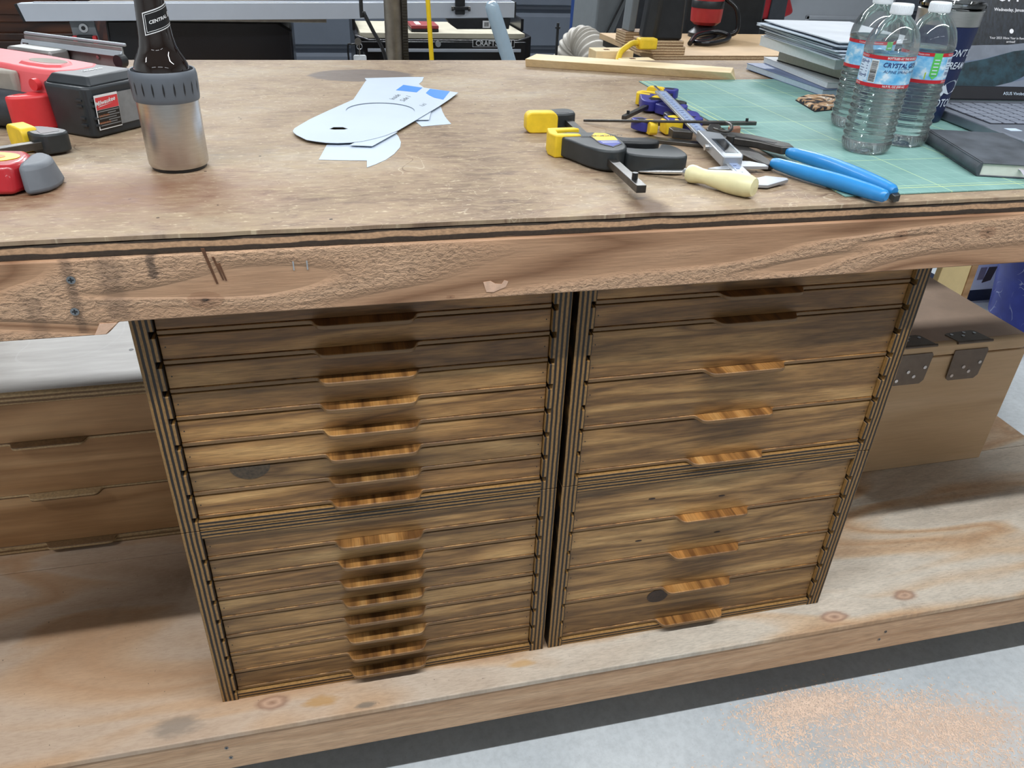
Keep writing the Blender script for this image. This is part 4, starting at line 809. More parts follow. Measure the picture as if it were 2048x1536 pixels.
text(mb, '8:41', 0.040, ST(SCC, 0.715)); text(mb, 'Wednesday, January 24', 0.0085, ST(SCC, 0.60), bold=0.0001); text(mb, 'Your 2023 Xbox Year in Review has', 0.0062, ST(SCC, 0.38)); text(mb, 'arrived!', 0.0062, ST(SCC, 0.352))
polyfn(mb, ell(0, 0, 0.0045, 0.0045, 16), ST(SCC, 0.435)); mb.build('screen_text', emis('screen_white', (0.9, 0.93, 1.0), 0.02, 5, 0.9), scr)
mb = MB(); text(mb, 'ASUS Vivobook', 0.0085, lambda u, vv: SCR(LWD * 0.5 + u, 0.0125 + vv, 0.0037)); mb.build('bezel_lettering', LPALE, scr)

# --- black notebook with ribbon
NOTE = plain('notebook_cover', srgb(74, 79, 86), 0.6, var=0.4, scale=20, bump=0.15); PAGES = plain('page_block', srgb(214, 216, 206), 0.8, var=0.04, scale=120)
nb = thing('notebook', 'black hardcover notebook with ribbon bookmark lying in front of the laptop', 'notebook', at(1.166, 0.094, TM), math.radians(-17.5))
NWD, NLN = 0.130, 0.208
cv = bx('front_cover', NOTE, nb, 0.004, NWD, 0, NLN, 0.0185, 0.0205, 0.0008)
bx('back_cover', NOTE, nb, 0.004, NWD, 0, NLN, 0.0003, 0.0022, 0.0008)
sp_pts = [(0.0055, 0.0003)] + [(0.0055 - 0.0055 * math.sin(PI * k / 8), 0.0003 + 0.0202 * k / 8) for k in range(1, 8)] + [(0.0055, 0.0205)]
MB().prism(sp_pts + [(0.0078, 0.0205), (0.0078, 0.0003)], 0, NLN, 'xz').build('spine', NOTE, nb, bevel=0.0004)
bx('pages', PAGES, nb, 0.0079, NWD - 0.003, 0.002, NLN - 0.002, 0.0023, 0.0184)
RIB = plain('ribbon', srgb(170, 168, 176), 0.5)
rb = MB(); path = [(0.062, 0.004, 0.0135), (0.064, -0.002, 0.0125), (0.068, -0.012, 0.006), (0.078, -0.030, 0.0006), (0.086, -0.040, 0.0006)]
for (x, y, z_) in path: rb.v += [(x - 0.003, y, z_), (x + 0.003, y, z_), (x + 0.003, y, z_ + 0.0004), (x - 0.003, y, z_ + 0.0004)]
for i in range(len(path) - 1):
    a = 4 * i
    for k in range(4): j = (k + 1) % 4; rb.f.append((a + k, a + j, a + 4 + j, a + 4 + k))
rb.f += [(3, 2, 1, 0), (len(rb.v) - 4, len(rb.v) - 3, len(rb.v) - 2, len(rb.v) - 1)]
rb.build('ribbon', RIB, nb)

# --- camouflage patch
g = G('camouflage_cloth'); v = g.obj(); nz = g.noise(v, 45, 2, 0.5, 0.6)
g.set(Base_Color=g.ramp(nz, [(0.36, srgb(40, 40, 46)), (0.44, srgb(150, 116, 84)), (0.52, srgb(196, 160, 124)), (0.60, srgb(222, 212, 200)), (0.66, srgb(90, 82, 70))], 'CONSTANT'), Roughness=0.9); g.bump(g.noise(v, 700, 2), 0.5, 0.0006)
cp = thing('cloth_patch', 'small camouflage cloth pouch on the mat between the books and the bottles', 'cloth', (0, 0, T + TM))
PP = [(1.187, 0.620), (1.228, 0.650), (1.292, 0.648), (1.262, 0.560), (1.232, 0.535), (1.167, 0.518)]
MB().prism(PP, 0.0002, 0.007, top=[(1.230 + (x - 1.230) * 0.94, 0.59 + (y - 0.59) * 0.95) for x, y in PP]).build('cloth', g.m, cp, bevel=0.002, seg=2)
MB().prism([(1.228 + (x - 1.228) * 1.02, 0.59 + (y - 0.59) * 1.02) for x, y in PP], 0.0001, 0.0016).build('hem', plain('hem_black', srgb(26, 26, 34), 0.8), cp)

# --- books and papers
COVW = plain('cover_white', srgb(206, 208, 210), 0.5, var=0.03, scale=20); COVB = plain('cover_blue_grey', srgb(104, 120, 158), 0.4, var=0.15, scale=12); COVK = plain('cover_black', srgb(26, 27, 28), 0.5)
PG2 = plain('page_cream', srgb(186, 188, 174), 0.85, var=0.06, scale=160); PG3 = plain('page_white', srgb(212, 218, 220), 0.85, var=0.04, scale=160); PGB = plain('page_bluish', srgb(176, 192, 206), 0.7, var=0.05, scale=100)
def book(label, x, y, rz, wd, ln, z0, th, cover, page, ct=0.002):
    b = thing('book', label, 'book', at(x, y, z0), math.radians(rz), 'books stacked on the mat')
    bx('pages', page, b, 0.001, wd - 0.003, 0.002, ln - 0.002, ct + 0.0001, th - ct - 0.0001)
    bx('back_cover', cover, b, 0, wd, 0, ln, 0.0002, ct, 0.0004, 1); bx('front_cover', cover, b, 0, wd, 0, ln, th - ct, th, 0.0004, 1); bx('spine', cover, b, wd - 0.0028, wd, 0, ln, 0.0002, th, 0.0004, 1)
    return b
book('large thin book with blue-grey cover, bottom of the stack', 1.272, 0.660, 1.0, 0.24, 0.325, TM, 0.0135, COVB, PGB, 0.0012)
book('white-covered paperback second from the bottom of the stack', 1.284, 0.668, -5.5, 0.20, 0.33, TM + 0.0138, 0.0125, COVW, PG3, 0.001)
book('thick hardback with black cover and cream pages in the middle of the stack', 1.330, 0.660, 3.0, 0.19, 0.275, TM + 0.0266, 0.0285, COVK, PG2, 0.0022)
book('white book with thick page block just under the loose papers', 1.272, 0.640, -2.0, 0.21, 0.335, TM + 0.0554, 0.0215, COVW, PG3, 0.0008)
rr = random.Random(9)
WAVE = plain('printed_paper', srgb(204, 209, 216), 0.75, var=0.05, scale=18)
for k in range(11):
    x0 = 1.248 + rr.uniform(-0.010, 0.012); y0 = 0.612 + rr.uniform(-0.012, 0.02); a = math.radians(-4 + rr.uniform(-2.5, 2.5)); wd, ln = 0.215, 0.35
    mb = MB(); nx, ny = 5, 10; zb_ = TM + 0.0772 + k * 0.0032
    for top_ in (0, 1):
        for j in range(ny + 1):
            for i in range(nx + 1):
                u, v_ = i / nx, j / ny; curl = 0.0011 * math.sin(v_ * 5 + k * 0.7) + (0.010 * (v_ - 0.5) ** 2 * (k / 10) if v_ > .5 else 0)
                px, py = u * wd, v_ * ln
                mb.v.append((x0 + px * math.cos(a) - py * math.sin(a), y0 + px * math.sin(a) + py * math.cos(a), T + zb_ + 0.0011 + curl * 0.6 + top_ * 0.0022))
    n0 = (nx + 1) * (ny + 1)
    for j in range(ny):
        for i in range(nx):
            q = j * (nx + 1) + i; mb.f.append((q, q + nx + 1, q + nx + 2, q + 1)); q += n0; mb.f.append((q, q + 1, q + nx + 2, q + nx + 1))
    for i in range(nx): mb.f.append((i, i + 1, n0 + i + 1, n0 + i)); q = ny * (nx + 1) + i; mb.f.append((q + 1, q, n0 + q, n0 + q + 1))
    for j in range(ny): q = j * (nx + 1); mb.f.append((q + nx + 1, q, n0 + q, n0 + q + nx + 1)); q += nx; mb.f.append((q, q + nx + 1, n0 + q + nx + 1, n0 + q))
    o = mb.build('paper_sheet', WAVE if k == 10 else PAPER, smooth=True)
    tag(o, 'top printed sheet of the loose papers on the books' if k == 10 else 'loose white paper sheet on the books, %s of the pile' % ('lowest', 'second from the bottom', 'third from the bottom', 'fourth from the bottom', 'fifth from the bottom', 'middle one', 'fifth from the top', 'fourth from the top', 'third from the top', 'second from the top')[k], 'paper', 'loose papers on the books')

# ================================================================== SMALL TOOLS
# --- awl
IVORY = plain('ivory_handle', srgb(222, 214, 168), 0.4, var=0.1, scale=24)
def oriented(mb, p0, p1):
    """local z of a lathe runs from p0 to p1"""
    p0, p1 = Vector(p0), Vector(p1); q = (p1 - p0).to_track_quat('Z', 'Y'); return mb.map(lambda x, y, z_: tuple(p0 + q @ Vector((x, y, z_))))
aw = thing('awl', 'ivory-handled awl lying in front of the large black clamp', 'awl', at(0.728, 0.118))
A0_, A1_ = (-0.004, 0.004, 0.0125), (0.052, -0.078, 0.0155)
oriented(MB().lathe([(0.0, 0), (0.0105, 0.0005), (0.0122, 0.004), (0.0120, 0.010), (0.0100, 0.020), (0.0096, 0.028), (0.0118, 0.042), (0.0146, 0.060), (0.0152, 0.075), (0.0146, 0.090), (0.0115, 0.0985), (0.0, 0.1)], 24), A0_, A1_).build('handle', IVORY, aw, smooth=True)
oriented(MB().lathe([(0.0055, 0), (0.0058, 0.006), (0.0045, 0.007)], 16), (-0.0075, 0.009, 0.0122), A0_).build('ferrule', STEEL, aw, smooth=True)
oriented(MB().lathe([(0.0, 0), (0.0012, 0.004), (0.0022, 0.020), (0.0029, 0.026), (0.0029, 0.072)], 14), (-0.060, 0.048, 0.0035), (-0.0075, 0.009, 0.0122)).build('blade', STEEL, aw, smooth=True)

# --- digital caliper, resting on the small clamp
CALG = plain('caliper_grey', srgb(166, 170, 176), 0.35, 0.5, 0.05); CALS = plain('caliper_scale', srgb(160, 176, 208), 0.35, 0.3, 0.05); LCD = plain('lcd', srgb(64, 70, 78), 0.15)
P0 = Vector((0.802, 0.086, T + 0.0035)); P1 = Vector((0.862, 0.590, T + 0.036))
ca = thing('digital_caliper', 'steel digital caliper lying across the small blue clamps', 'caliper', P0)
ax = (P1 - P0).normalized(); sd = Vector((ax.y, -ax.x, 0)).normalized(); nn = sd.cross(ax)
CL = (P1 - P0).length
def cf(a, b, h): return tuple(ax * a + sd * b + nn * h)
def cbox(a0, a1, b0, b1, h0, h1, **k):
    mb = MB().box(a0, a1, b0, b1, h0, h1); mb.f = [tuple(reversed(f)) for f in mb.f]; return mb.map(cf)
beam = cbox(0, CL - 0.04, -0.0105, 0.0105, 0, 0.004).build('beam', CALG, ca, bevel=0.0005)
cbox(0.004, CL - 0.05, -0.006, 0.0065, 0.004, 0.0046).build('scale_strip', CALS, beam)
mb = MB()
for k in range(34):
    a = 0.012 + k * 0.013; mb2 = cbox(a, a + 0.0012, -0.004, 0.001 if k % 5 else 0.005, 0.0046, 0.0049); mb.add(mb2.v, mb2.f)
mb.build('scale_marks', LNAVY, beam)
cbox(CL - 0.045, CL, -0.002, 0.002, 0.0008, 0.0028).build('depth_rod', STEEL, ca)
hd = MB().prism([(0.075, -0.016), (0.200, -0.016), (0.200, -0.012), (0.185, 0.017), (0.085, 0.017), (0.075, 0.012)], -0.002, 0.014); hd.f = [tuple(reversed(f)) for f in hd.f]
hd = hd.map(cf).build('slider_head', CALG, ca, bevel=0.002, seg=3)
cbox(0.092, 0.155, -0.008, 0.012, 0.014, 0.0145).build('display', LCD, hd)
cbox(0.098, 0.148, -0.005, 0.009, 0.0145, 0.0147).build('display_glass', BLACKGLOSS, hd)
q = MB().cyl((0, 0, 0), 0.0045, 0.006, 12, 'z'); oriented(q, cf(0.14, -0.016, 0.006), cf(0.14, -0.022, 0.006)).build('thumb_screw', STEEL, hd, smooth=True)
def cjaw(name, P, h0=-0.001, h1=0.0035):
    mb = MB().prism(P, h0, h1); mb.f = [tuple(reversed(f)) for f in mb.f]; return mb.map(cf).build(name, CALG, ca, bevel=0.0005)
cjaw('fixed_jaw', [(-0.004, -0.010), (0.018, -0.010), (0.018, 0.012), (0.028, 0.030), (0.020, 0.058), (0.014, 0.058), (-0.008, 0.020)])
cjaw('moving_jaw', [(0.066, 0.010), (0.090, 0.010), (0.088, 0.030), (0.076, 0.048), (0.066, 0.050)])
cjaw('inside_jaw', [(0.058, -0.008), (0.072, -0.008), (0.066, -0.030), (0.060, -0.042), (0.057, -0.030)], 0.0, 0.0025)
cjaw('inside_jaw', [(0.022, -0.008), (0.034, -0.008), (0.033, -0.026), (0.030, -0.034)], 0.0, 0.0025)

# --- tongue-and-groove pliers with blue handles
PBLUE = plain('plier_blue', srgb(40, 134, 200), 0.38, var=0.06, coat=0.2)
pl = thing('pliers', 'groove-joint pliers with two bright blue dipped handles', 'pliers', at(0.90, 0.20))
def rel(P): return [(x - 0.90, y - 0.20) for x, y in P]
def pchain(name, pts, r, mat, flat=1.0): return MB().tube(arc_path([(x - 0.90, y - 0.20, z_) for x, y, z_ in pts], 6), r, 14, flat=flat)
up = [(0.925, 0.206, 0.014), (0.944, 0.150, 0.015), (0.956, 0.090, 0.0145), (0.963, 0.040, 0.014), (0.966, 0.008, 0.0135)]
lo = [(0.874, 0.160, 0.012), (0.892, 0.110, 0.0125), (0.916, 0.060, 0.0125), (0.936, 0.015, 0.012), (0.944, -0.006, 0.0118)]
for pts, lab_ in ((up, 'far'), (lo, 'near')):
    n_ = (len(pts) - 1) * 6 + 1
    rads = [0.0082 + 0.0026 * math.sin(PI * min(1, k / (n_ * 0.9))) for k in range(n_)]; rads[0] *= 0.8; rads[-1] *= 0.65
    MB().tube(arc_path([(x - 0.90, y - 0.20, z_) for x, y, z_ in pts], 6), rads, 16).build('handle', PBLUE, pl, smooth=True, angle=50)
MB().prism(rel([(0.826, 0.318), (0.850, 0.322), (0.905, 0.282), (0.938, 0.226), (0.932, 0.202), (0.914, 0.206), (0.892, 0.244), (0.850, 0.278), (0.822, 0.300)]), 0.010, 0.022).build('upper_jaw', DSTEEL, pl, bevel=0.002)
MB().prism(rel([(0.872, 0.280), (0.886, 0.262), (0.886, 0.222), (0.878, 0.160), (0.862, 0.156), (0.858, 0.200), (0.852, 0.250), (0.842, 0.286), (0.856, 0.296)]), 0.0015, 0.0105).build('lower_jaw', DSTEEL, pl, bevel=0.002)
MB().prism(rel([(0.852, 0.290), (0.860, 0.292), (0.918, 0.230), (0.912, 0.226)]), 0.0222, 0.0226).build('groove_slot', BLACK, pl)
MB().cyl((0.862 - 0.9, 0.272 - 0.2, 0.004), 0.007, 0.019, 16).build('pivot_bolt', DSTEEL, pl, smooth=True)
MB().prism(rel([(0.958, -0.004), (0.968, -0.002), (0.974, 0.010), (0.962, 0.012)]), 0.003, 0.012).build('bare_tip', DSTEEL, pl, bevel=0.001)

# --- flat steel square under the caliper, hairpin rod, copper chip
sq = thing('steel_square', 'dark steel square lying under the caliper and beside the clamp trigger', 'square', at(0.78, 0.315))
MB().prism([(-0.045, 0.022), (-0.018, 0.034), (0.054, -0.010), (0.052, -0.026), (0.034, -0.018)], 0.0004, 0.006).build('blade', DSTEEL, sq, bevel=0.0006)
MB().prism([(0.012, 0.018), (0.040, 0.004), (0.046, 0.016), (0.022, 0.046), (0.014, 0.040)], 0.006, 0.018).build('stock', DSTEEL, sq, bevel=0.001)
st = MB().prism([(0.842, 0.306), (0.856, 0.304), (0.880, 0.342), (0.884, 0.356), (0.868, 0.360), (0.848, 0.330)], T + 0.0005, T + 0.0215)
tag(st.build('steel_clip', DSTEEL, bevel=0.002), 'small grey steel clip standing behind the plier jaws', 'clip')
rod = MB().tube([at(0.687, 0.472, 0.004), at(0.846, 0.279, 0.0425)] + arc_path([at(0.8506, 0.2742, 0.0435), at(0.8508, 0.2578, 0.0435), at(0.8392, 0.2333, 0.043), at(0.8269, 0.2219, 0.0425), at(0.8181, 0.2287, 0.0422), at(0.8145, 0.2414, 0.042)], 6), 0.0023, 10)
tag(rod.build('hairpin_rod', DSTEEL, smooth=True), 'long thin dark steel rod with hooked end crossing over the caliper', 'rod')
tag(MB().prism([(0.905, 0.352), (0.926, 0.358), (0.932, 0.374), (0.908, 0.370)], T + TM, T + 0.012 + TM).build('copper_chip', plain('copper_brown', srgb(140, 96, 76), 0.55, var=0.2), bevel=0.0015), 'small brown wooden chip beside the rod hook', 'chip')
#@@PART3
# ================================================================== BEHIND THE BENCH
ALU = plain('white_aluminium', srgb(196, 202, 212), 0.4, 0.2, 0.04, 8); OLDWOOD = wood('dark_cherry', [srgb(44, 22, 12), srgb(78, 42, 22), srgb(104, 60, 32)], fig=(1.2, 8, 10), ring=4, rough=0.35, bump=0.1, fine_amt=0.3)
COLM = plain('column_steel', srgb(150, 142, 130), 0.38, 0.85, 0.25, 25); GREYP = plain('grey_enamel', srgb(112, 118, 122), 0.5, var=0.06); BLUEP = plain('blue_enamel', srgb(28, 60, 120), 0.45, var=0.1)
PLYB = plies('block_ply', 2, [srgb(150, 118, 84), srgb(206, 178, 140)], 0.007, 0.7); PLYT = plain('ply_face', srgb(190, 160, 122), 0.7, var=0.1, scale=12); FELT = plain('chest_top_ply', srgb(176, 170, 152), 0.75, var=0.12, scale=14)
# --- table saw with its long fence rail
ts = thing('table_saw', 'black table saw with long white fence rail behind the bench', 'table saw', (0, 2.5, 0))
MB().prism([(-0.50, 0.955), (0.115, 0.955), (0.165, 0.925), (0.155, 0.30), (0.10, 0.05), (-0.45, 0.05), (-0.55, 0.40)], 0.05, 0.60, 'xz').build('cabinet', BLACKGLOSS, ts, bevel=0.01)
bx('table', COLM, ts, -0.64, 0.30, 0.0, 0.62, 0.957, 0.975, 0.003)
rail = MB().prism([(-0.748, 1.014), (-0.708, 1.016), (1.030, 1.046), (1.030, 0.990), (-0.735, 0.958)], -0.06, -0.01, 'xz').build('fence_rail', ALU, ts, bevel=0.002)
MB().prism([(-0.758, 1.012), (-0.747, 1.014), (-0.736, 0.956), (-0.742, 0.956)], -0.058, -0.012, 'xz').build('end_cap', BLACK, rail)
MB().prism([(1.031, 1.046), (1.036, 1.046), (1.036, 0.990), (1.031, 0.990)], -0.058, -0.012, 'xz').build('end_cap', BLACK, rail)
MB().prism([(-0.70, 1.0165), (1.02, 1.0465), (1.02, 1.049), (-0.70, 1.019)], -0.045, -0.03, 'xz').build('rail_lip', ALU, rail)
MB().box(0.79, 0.828, -0.075, -0.061, 1.0, 1.07).box(0.78, 0.84, -0.085, -0.075, 1.017, 1.03).build('fence_clamp', BLACK, ts, bevel=0.003)
for x in (0.778, 0.843): MB().cyl((x - 0.004, -0.082, 1.022), 0.009, 0.008, 12, 'x').build('clamp_knob', DSTEEL, ts, smooth=True)
mo = MB().prism([(0.755, 0.986), (1.015, 0.988), (1.010, 0.948), (0.80, 0.946), (0.775, 0.962)], -0.058, 0.02, 'xz').build('rail_bracket', BLACK, ts, bevel=0.003)
MB().box(0.902, 0.932, -0.0595, -0.0585, 0.952, 0.978).build('sticker', LW, mo)
mb = MB()
for k in range(7): mb.box(0.908 + k * 0.0028, 0.9095 + k * 0.0028, -0.0600, -0.0596, 0.957, 0.973)
mb.build('barcode', BLK, mo)
sw = MB().prism([(-0.605, 0.955), (-0.525, 0.955), (-0.515, 0.86), (-0.600, 0.86)], -0.02, 0.0, 'xz').build('switch_plate', GREYP, ts, bevel=0.002)
MB().cyl((-0.562, -0.024, 0.934), 0.015, 0.005, 20, 'y').build('lock_ring', STEEL, sw, smooth=True); MB().cyl((-0.562, -0.026, 0.934), 0.007, 0.003, 16, 'y').build('lock_hole', BLACK, sw)
MB().box(-0.588, -0.535, -0.035, -0.020, 0.87, 0.912).build('switch_guard', BLACK, sw, bevel=0.004)
for x in (-0.602, -0.536): MB().box(x, x + 0.014, -0.042, -0.020, 0.86, 0.91).build('red_paddle', RED, sw, bevel=0.003)
# --- dresser at the far left
dr = thing('wooden_dresser', 'dark cherry wood dresser behind the saw, far left', 'dresser', (-0.70, 3.15, 0))
bx('carcass', OLDWOOD, dr, -1.3, 0.0, 0.02, 0.5, 0.05, 1.12, 0.004)
bx('top_board', OLDWOOD, dr, -1.33, 0.03, -0.01, 0.53, 1.12, 1.15, 0.006)
for z0, z1 in ((0.08, 0.30), (0.34, 0.56), (0.60, 0.83), (0.87, 1.09)):
    f = bx('drawer', OLDWOOD, dr, -1.26, -0.04, 0.0, 0.02, z0, z1, 0.006)
    MB().box(-1.20, -0.10, -0.012, 0.0, z0 + 0.03, z1 - 0.03).build('raised_panel', OLDWOOD, f, bevel=0.01)
bx('corner_post', OLDWOOD, dr, -0.03, 0.03, -0.02, 0.05, 0.0, 1.12, 0.008)
# --- drill press column with rack and its cable
dp = thing('drill_press', 'steel drill press column with toothed rack standing behind the bench', 'drill press', (0.475, 1.65, 0))
MB().box(-0.20, 0.22, -0.22, 0.24, 0, 0.05).build('base', GREYP, dp, bevel=0.015); MB().lathe([(0.0255, 0.05), (0.0255, 1.75)], 28).build('column', COLM, dp, smooth=True)
mb = MB().box(0.0245, 0.041, -0.013, 0.010, 0.25, 1.45); z = 0.26
while z < 1.44: mb.box(0.026, 0.0395, -0.017, -0.013, z, z + 0.004); z += 0.0078
mb.build('rack', DSTEEL, dp); MB().box(-0.11, 0.13, -0.20, 0.20, 1.52, 1.78).build('head', GREYP, dp, bevel=0.03); MB().cyl((0, 0, 0.05), 0.05, 0.06, 24).build('column_flange', GREYP, dp, smooth=True)
MB().tube(arc_path([(-0.085, -0.10, 1.60), (-0.096, -0.10, 1.126), (-0.090, -0.10, 1.095), (-0.068, -0.10, 1.05), (-0.037, -0.10, 0.982), (-0.02, -0.09, 0.85), (-0.03, -0.08, 0.55)], 8), 0.0055, 10).build('power_cable', BLACK, dp, smooth=True)
# --- yellow cord
tag(MB().tube([(0.545, 1.38, 3.19), (0.541, 1.38, 1.15), (0.549, 1.38, 0.998), (0.56, 1.38, 0.6), (0.58, 1.40, 0.0)], 0.0062, 10).build('hanging_cord', plain('yellow_cord', srgb(232, 196, 24), 0.5, var=0.05), smooth=True), 'yellow cord hanging straight down in front of the black tool chest', 'cord')
# --- pale pipe leaning
d0, d1 = Vector((0.787, 1.75, 1.105)), Vector((0.854, 1.775, 0.941)); dd = (d1 - d0).normalized(); L_ = 1.105 / -dd.z * 0.995
tag(oriented(MB().lathe([(0.0, -0.006), (0.012, -0.004), (0.019, 0.004), (0.0215, 0.015), (0.0225, 0.05), (0.0225, L_)], 24), tuple(d0), tuple(d0 + dd)).build('plastic_pipe', plain('pale_blue_plastic', srgb(176, 200, 218), 0.2, var=0.03, coat=0.4), smooth=True), 'glossy pale blue plastic pipe leaning before the tool chest', 'pipe')
# --- tool chest
tc = thing('tool_chest', 'black steel tool chest with ply-lined top behind the saw rail', 'tool chest', (0.80, 2.75, 0))
MB().prism([(-0.385, 0.0), (0.385, 0.0), (0.385, 0.885), (0.325, 0.866), (-0.325, 0.866), (-0.385, 0.885)], 0.0, 0.44, 'xz').build('body', BLACKGLOSS, tc, bevel=0.006)
bx('top_liner', FELT, tc, -0.36, 0.36, 0.02, 0.42, 0.868, 0.890, 0.002)
for s_ in (-1, 1): MB().prism([(s_ * 0.385, 0.885), (s_ * 0.372, 0.885), (s_ * 0.372, 0.935), (s_ * 0.385, 0.935)], 0.15, 0.44, 'xz').build('side_lip', BLACKGLOSS, tc)
for z in (0.838, 0.70, 0.50, 0.28):
    f = bx('drawer', BLACKGLOSS, tc, -0.36, 0.36, -0.012, 0.0, z - 0.13, z + 0.022, 0.004)
    bx('handle_strip', ALU, f, -0.335, 0.335, -0.020, -0.0125, z - 0.018, z - 0.005, 0.002)
mb = MB(); MB().cyl((-0.034, -0.022, 0.852), 0.012, 0.012, 20, 'y').build('lock', STEEL, tc, smooth=True)
pl_ = bx('badge_plate', LW, tc, 0.118, 0.305, -0.0160, -0.0125, 0.840, 0.870)
bx('badge_field', BLK, pl_, 0.120, 0.303, -0.0166, -0.0159, 0.842, 0.868)
mb = MB(); text(mb, 'CRAFTSMAN', 0.031, lambda u, vv: (0.212 + u * 0.92, -0.0172, 0.855 + vv), bold=0.0006); mb.build('badge_lettering', LW, pl_)
ks = thing('key_ring', 'key with split ring and white fob hanging at the tool chest corner', 'key', (0.428, 2.70, 0.80))
mb = MB().cyl((-0.003, 0, 0.064), 0.014, 0.003, 20, 'y'); mb.build('key_head', STEEL, ks, smooth=True)
MB().box(-0.0015, 0.0035, 0.0, 0.003, 0.012, 0.052).build('key_blade', STEEL, ks)
MB().tube([(0.002 + 0.011 * math.cos(a), 0.004, 0.045 + 0.012 * math.sin(a)) for a in [2 * PI * k / 20 for k in range(21)]], 0.0015, 8, False).build('ring', STEEL, ks, smooth=True)
MB().prism(rrect(-0.026, 0.028, -0.03, 0.012, 0.008), -0.004, 0.006, 'xz').build('fob', WHITE, ks, bevel=0.002)
MB().tube(arc_path([(-0.045, 0.01, -0.05), (-0.045, 0.01, 0.045), (-0.03, 0.02, 0.05), (0.0, 0.045, 0.05)], 6), 0.004, 8).build('hook', BLACK, ks, smooth=True)
rbx = thing('red_box', 'dark red flat box with pale stripe lying on the tool chest top', 'box', (0.715, 2.80, 0.8905))
bx('case', plain('maroon', srgb(140, 50, 54), 0.5, var=0.08), rbx, -0.055, 0.065, 0.0, 0.15, 0.012, 0.026, 0.003); bx('tray', BLACK, rbx, -0.055, 0.065, 0.002, 0.15, 0.0, 0.0118, 0.002); bx('stripe', LW, rbx, -0.03, -0.008, 0.03, 0.13, 0.0262, 0.0266)
# --- thin rod, hose, grey stand, blue machine
tag(MB().tube([(1.064, 1.94, 0.0), (1.064, 1.94, 1.030)], 0.0048, 10).cyl((1.064, 1.94, 1.012), 0.009, 0.006, 12).build('thin_rod', BLACK, smooth=True), 'thin black rod standing upright before the siding', 'rod')
HOSE = plain('hose_grey', srgb(176, 170, 160), 0.5, var=0.05)
hp = arc_path([(1.11, 2.06, 0.70), (1.13, 2.04, 0.86), (1.16, 2.02, 0.945), (1.185, 1.98, 0.955), (1.20, 1.91, 0.915), (1.205, 1.84, 0.80), (1.20, 1.80, 0.60)], 24)
tag(MB().tube(hp, [0.056 + 0.0035 * math.cos(k * 2 * PI / 6) for k in range(len(hp))], 28).build('dust_hose', HOSE, smooth=True, angle=80), 'grey corrugated dust hose arching behind the bench', 'hose')
gs = thing('machine_pedestal', 'grey sheet steel machine pedestal behind the dust hose', 'machine stand', (1.40, 2.3, 0))
MB().prism([(-0.105, 0.0), (0.17, 0.0), (0.15, 1.30), (-0.07, 1.30)], 0.0, 0.30, 'xz').build('front_panel', GREYP, gs, bevel=0.008)
MB().prism([(-0.035, 0.86), (0.055, 1.10), (0.15, 1.10), (0.17, 0.86)], -0.004, 0.0, 'xz').build('dark_cover', plain('cover_dark_grey', srgb(62, 66, 72), 0.5), gs)
for z in (1.035, 0.985): MB().cyl((0.125, -0.020, z), 0.008, 0.016, 12, 'y').build('bolt', BLACK, gs, smooth=True)
MB().tube([(-0.10, -0.02, 0.82), (0.04, -0.02, 1.12)], 0.004, 8).build('strap', BLACK, gs)
bm = thing('blue_machine', 'blue painted machine body behind the grey pedestal', 'machine', (1.39, 2.68, 0))
bx('body', BLUEP, bm, -0.035, 0.30, 0.0, 0.07, 0.30, 1.4, 0.01); bx('foot', BLACK, bm, -0.03, 0.28, 0.01, 0.06, 0.0, 0.30, 0.01); bx('window', GREYP, bm, -0.03, 0.03, -0.006, 0.0, 0.92, 0.958); MB().cyl((0.025, -0.006, 1.0), 0.008, 0.006, 14, 'y').build('bolt', STEEL, bm, smooth=True)
# --- cart carrying a machine on a ply board
ct = thing('machine_cart', 'dark cart carrying a plywood machine base behind the bench', 'cart', (0, 0, 0))
bx('top', DSTEEL, ct, 1.16, 2.15, 1.27, 1.74, 0.985, 1.008, 0.002)
for x in (1.18, 2.09):
    for y in (1.29, 1.67): bx('leg', DSTEEL, ct, x, x + 0.05, y, y + 0.05, 0.0, 0.985)
bx('lower_tray', DSTEEL, ct, 1.17, 2.14, 1.28, 1.73, 0.18, 0.21)
bb = thing('base_board', 'thick plywood board on the cart under the black machine legs', 'board', (0, 0, 0))
MB().prism([(1.150, 1.282), (2.12, 1.292), (2.12, 1.735), (1.145, 1.735)], 1.0085, 1.0255).build('board', PLYT, bb, bevel=0.001)
MB().prism([(1.1495, 1.2815), (2.1205, 1.2915), (2.1205, 1.294), (1.1495, 1.284)], 1.0088, 1.0252).build('edge_band', PLYB, bb)
mc = thing('black_machine', 'black machine on two tapering legs with layered ply feet', 'machine', (1.19, 1.34, 1.026))
MB().prism([(-0.075, -0.01), (-0.045, -0.045), (0.055, -0.045), (0.062, 0.06), (-0.07, 0.06)], 0.0002, 0.020).build('foot_block', PLYB, mc, bevel=0.001)
MB().prism([(-0.066, -0.005), (-0.038, -0.037), (0.052, -0.037), (0.055, 0.055), (-0.062, 0.055)], 0.0203, 0.034).build('foot_block', PLYB, mc, bevel=0.001)
MB().prism([(-0.058, 0.0), (-0.035, -0.032), (0.048, -0.032), (0.050, 0.05), (-0.052, 0.05)], 0.0345, 0.45, top=[(-0.025, -0.005), (-0.01, -0.03), (0.04, -0.03), (0.042, 0.03), (-0.022, 0.03)]).build('leg', BLACK, mc, bevel=0.008, seg=3)
MB().prism([(-0.062, 0.12), (0.02, 0.12), (0.02, 0.20), (-0.062, 0.20)], 0.0002, 0.036).build('foot_block', PLYB, mc, bevel=0.001)
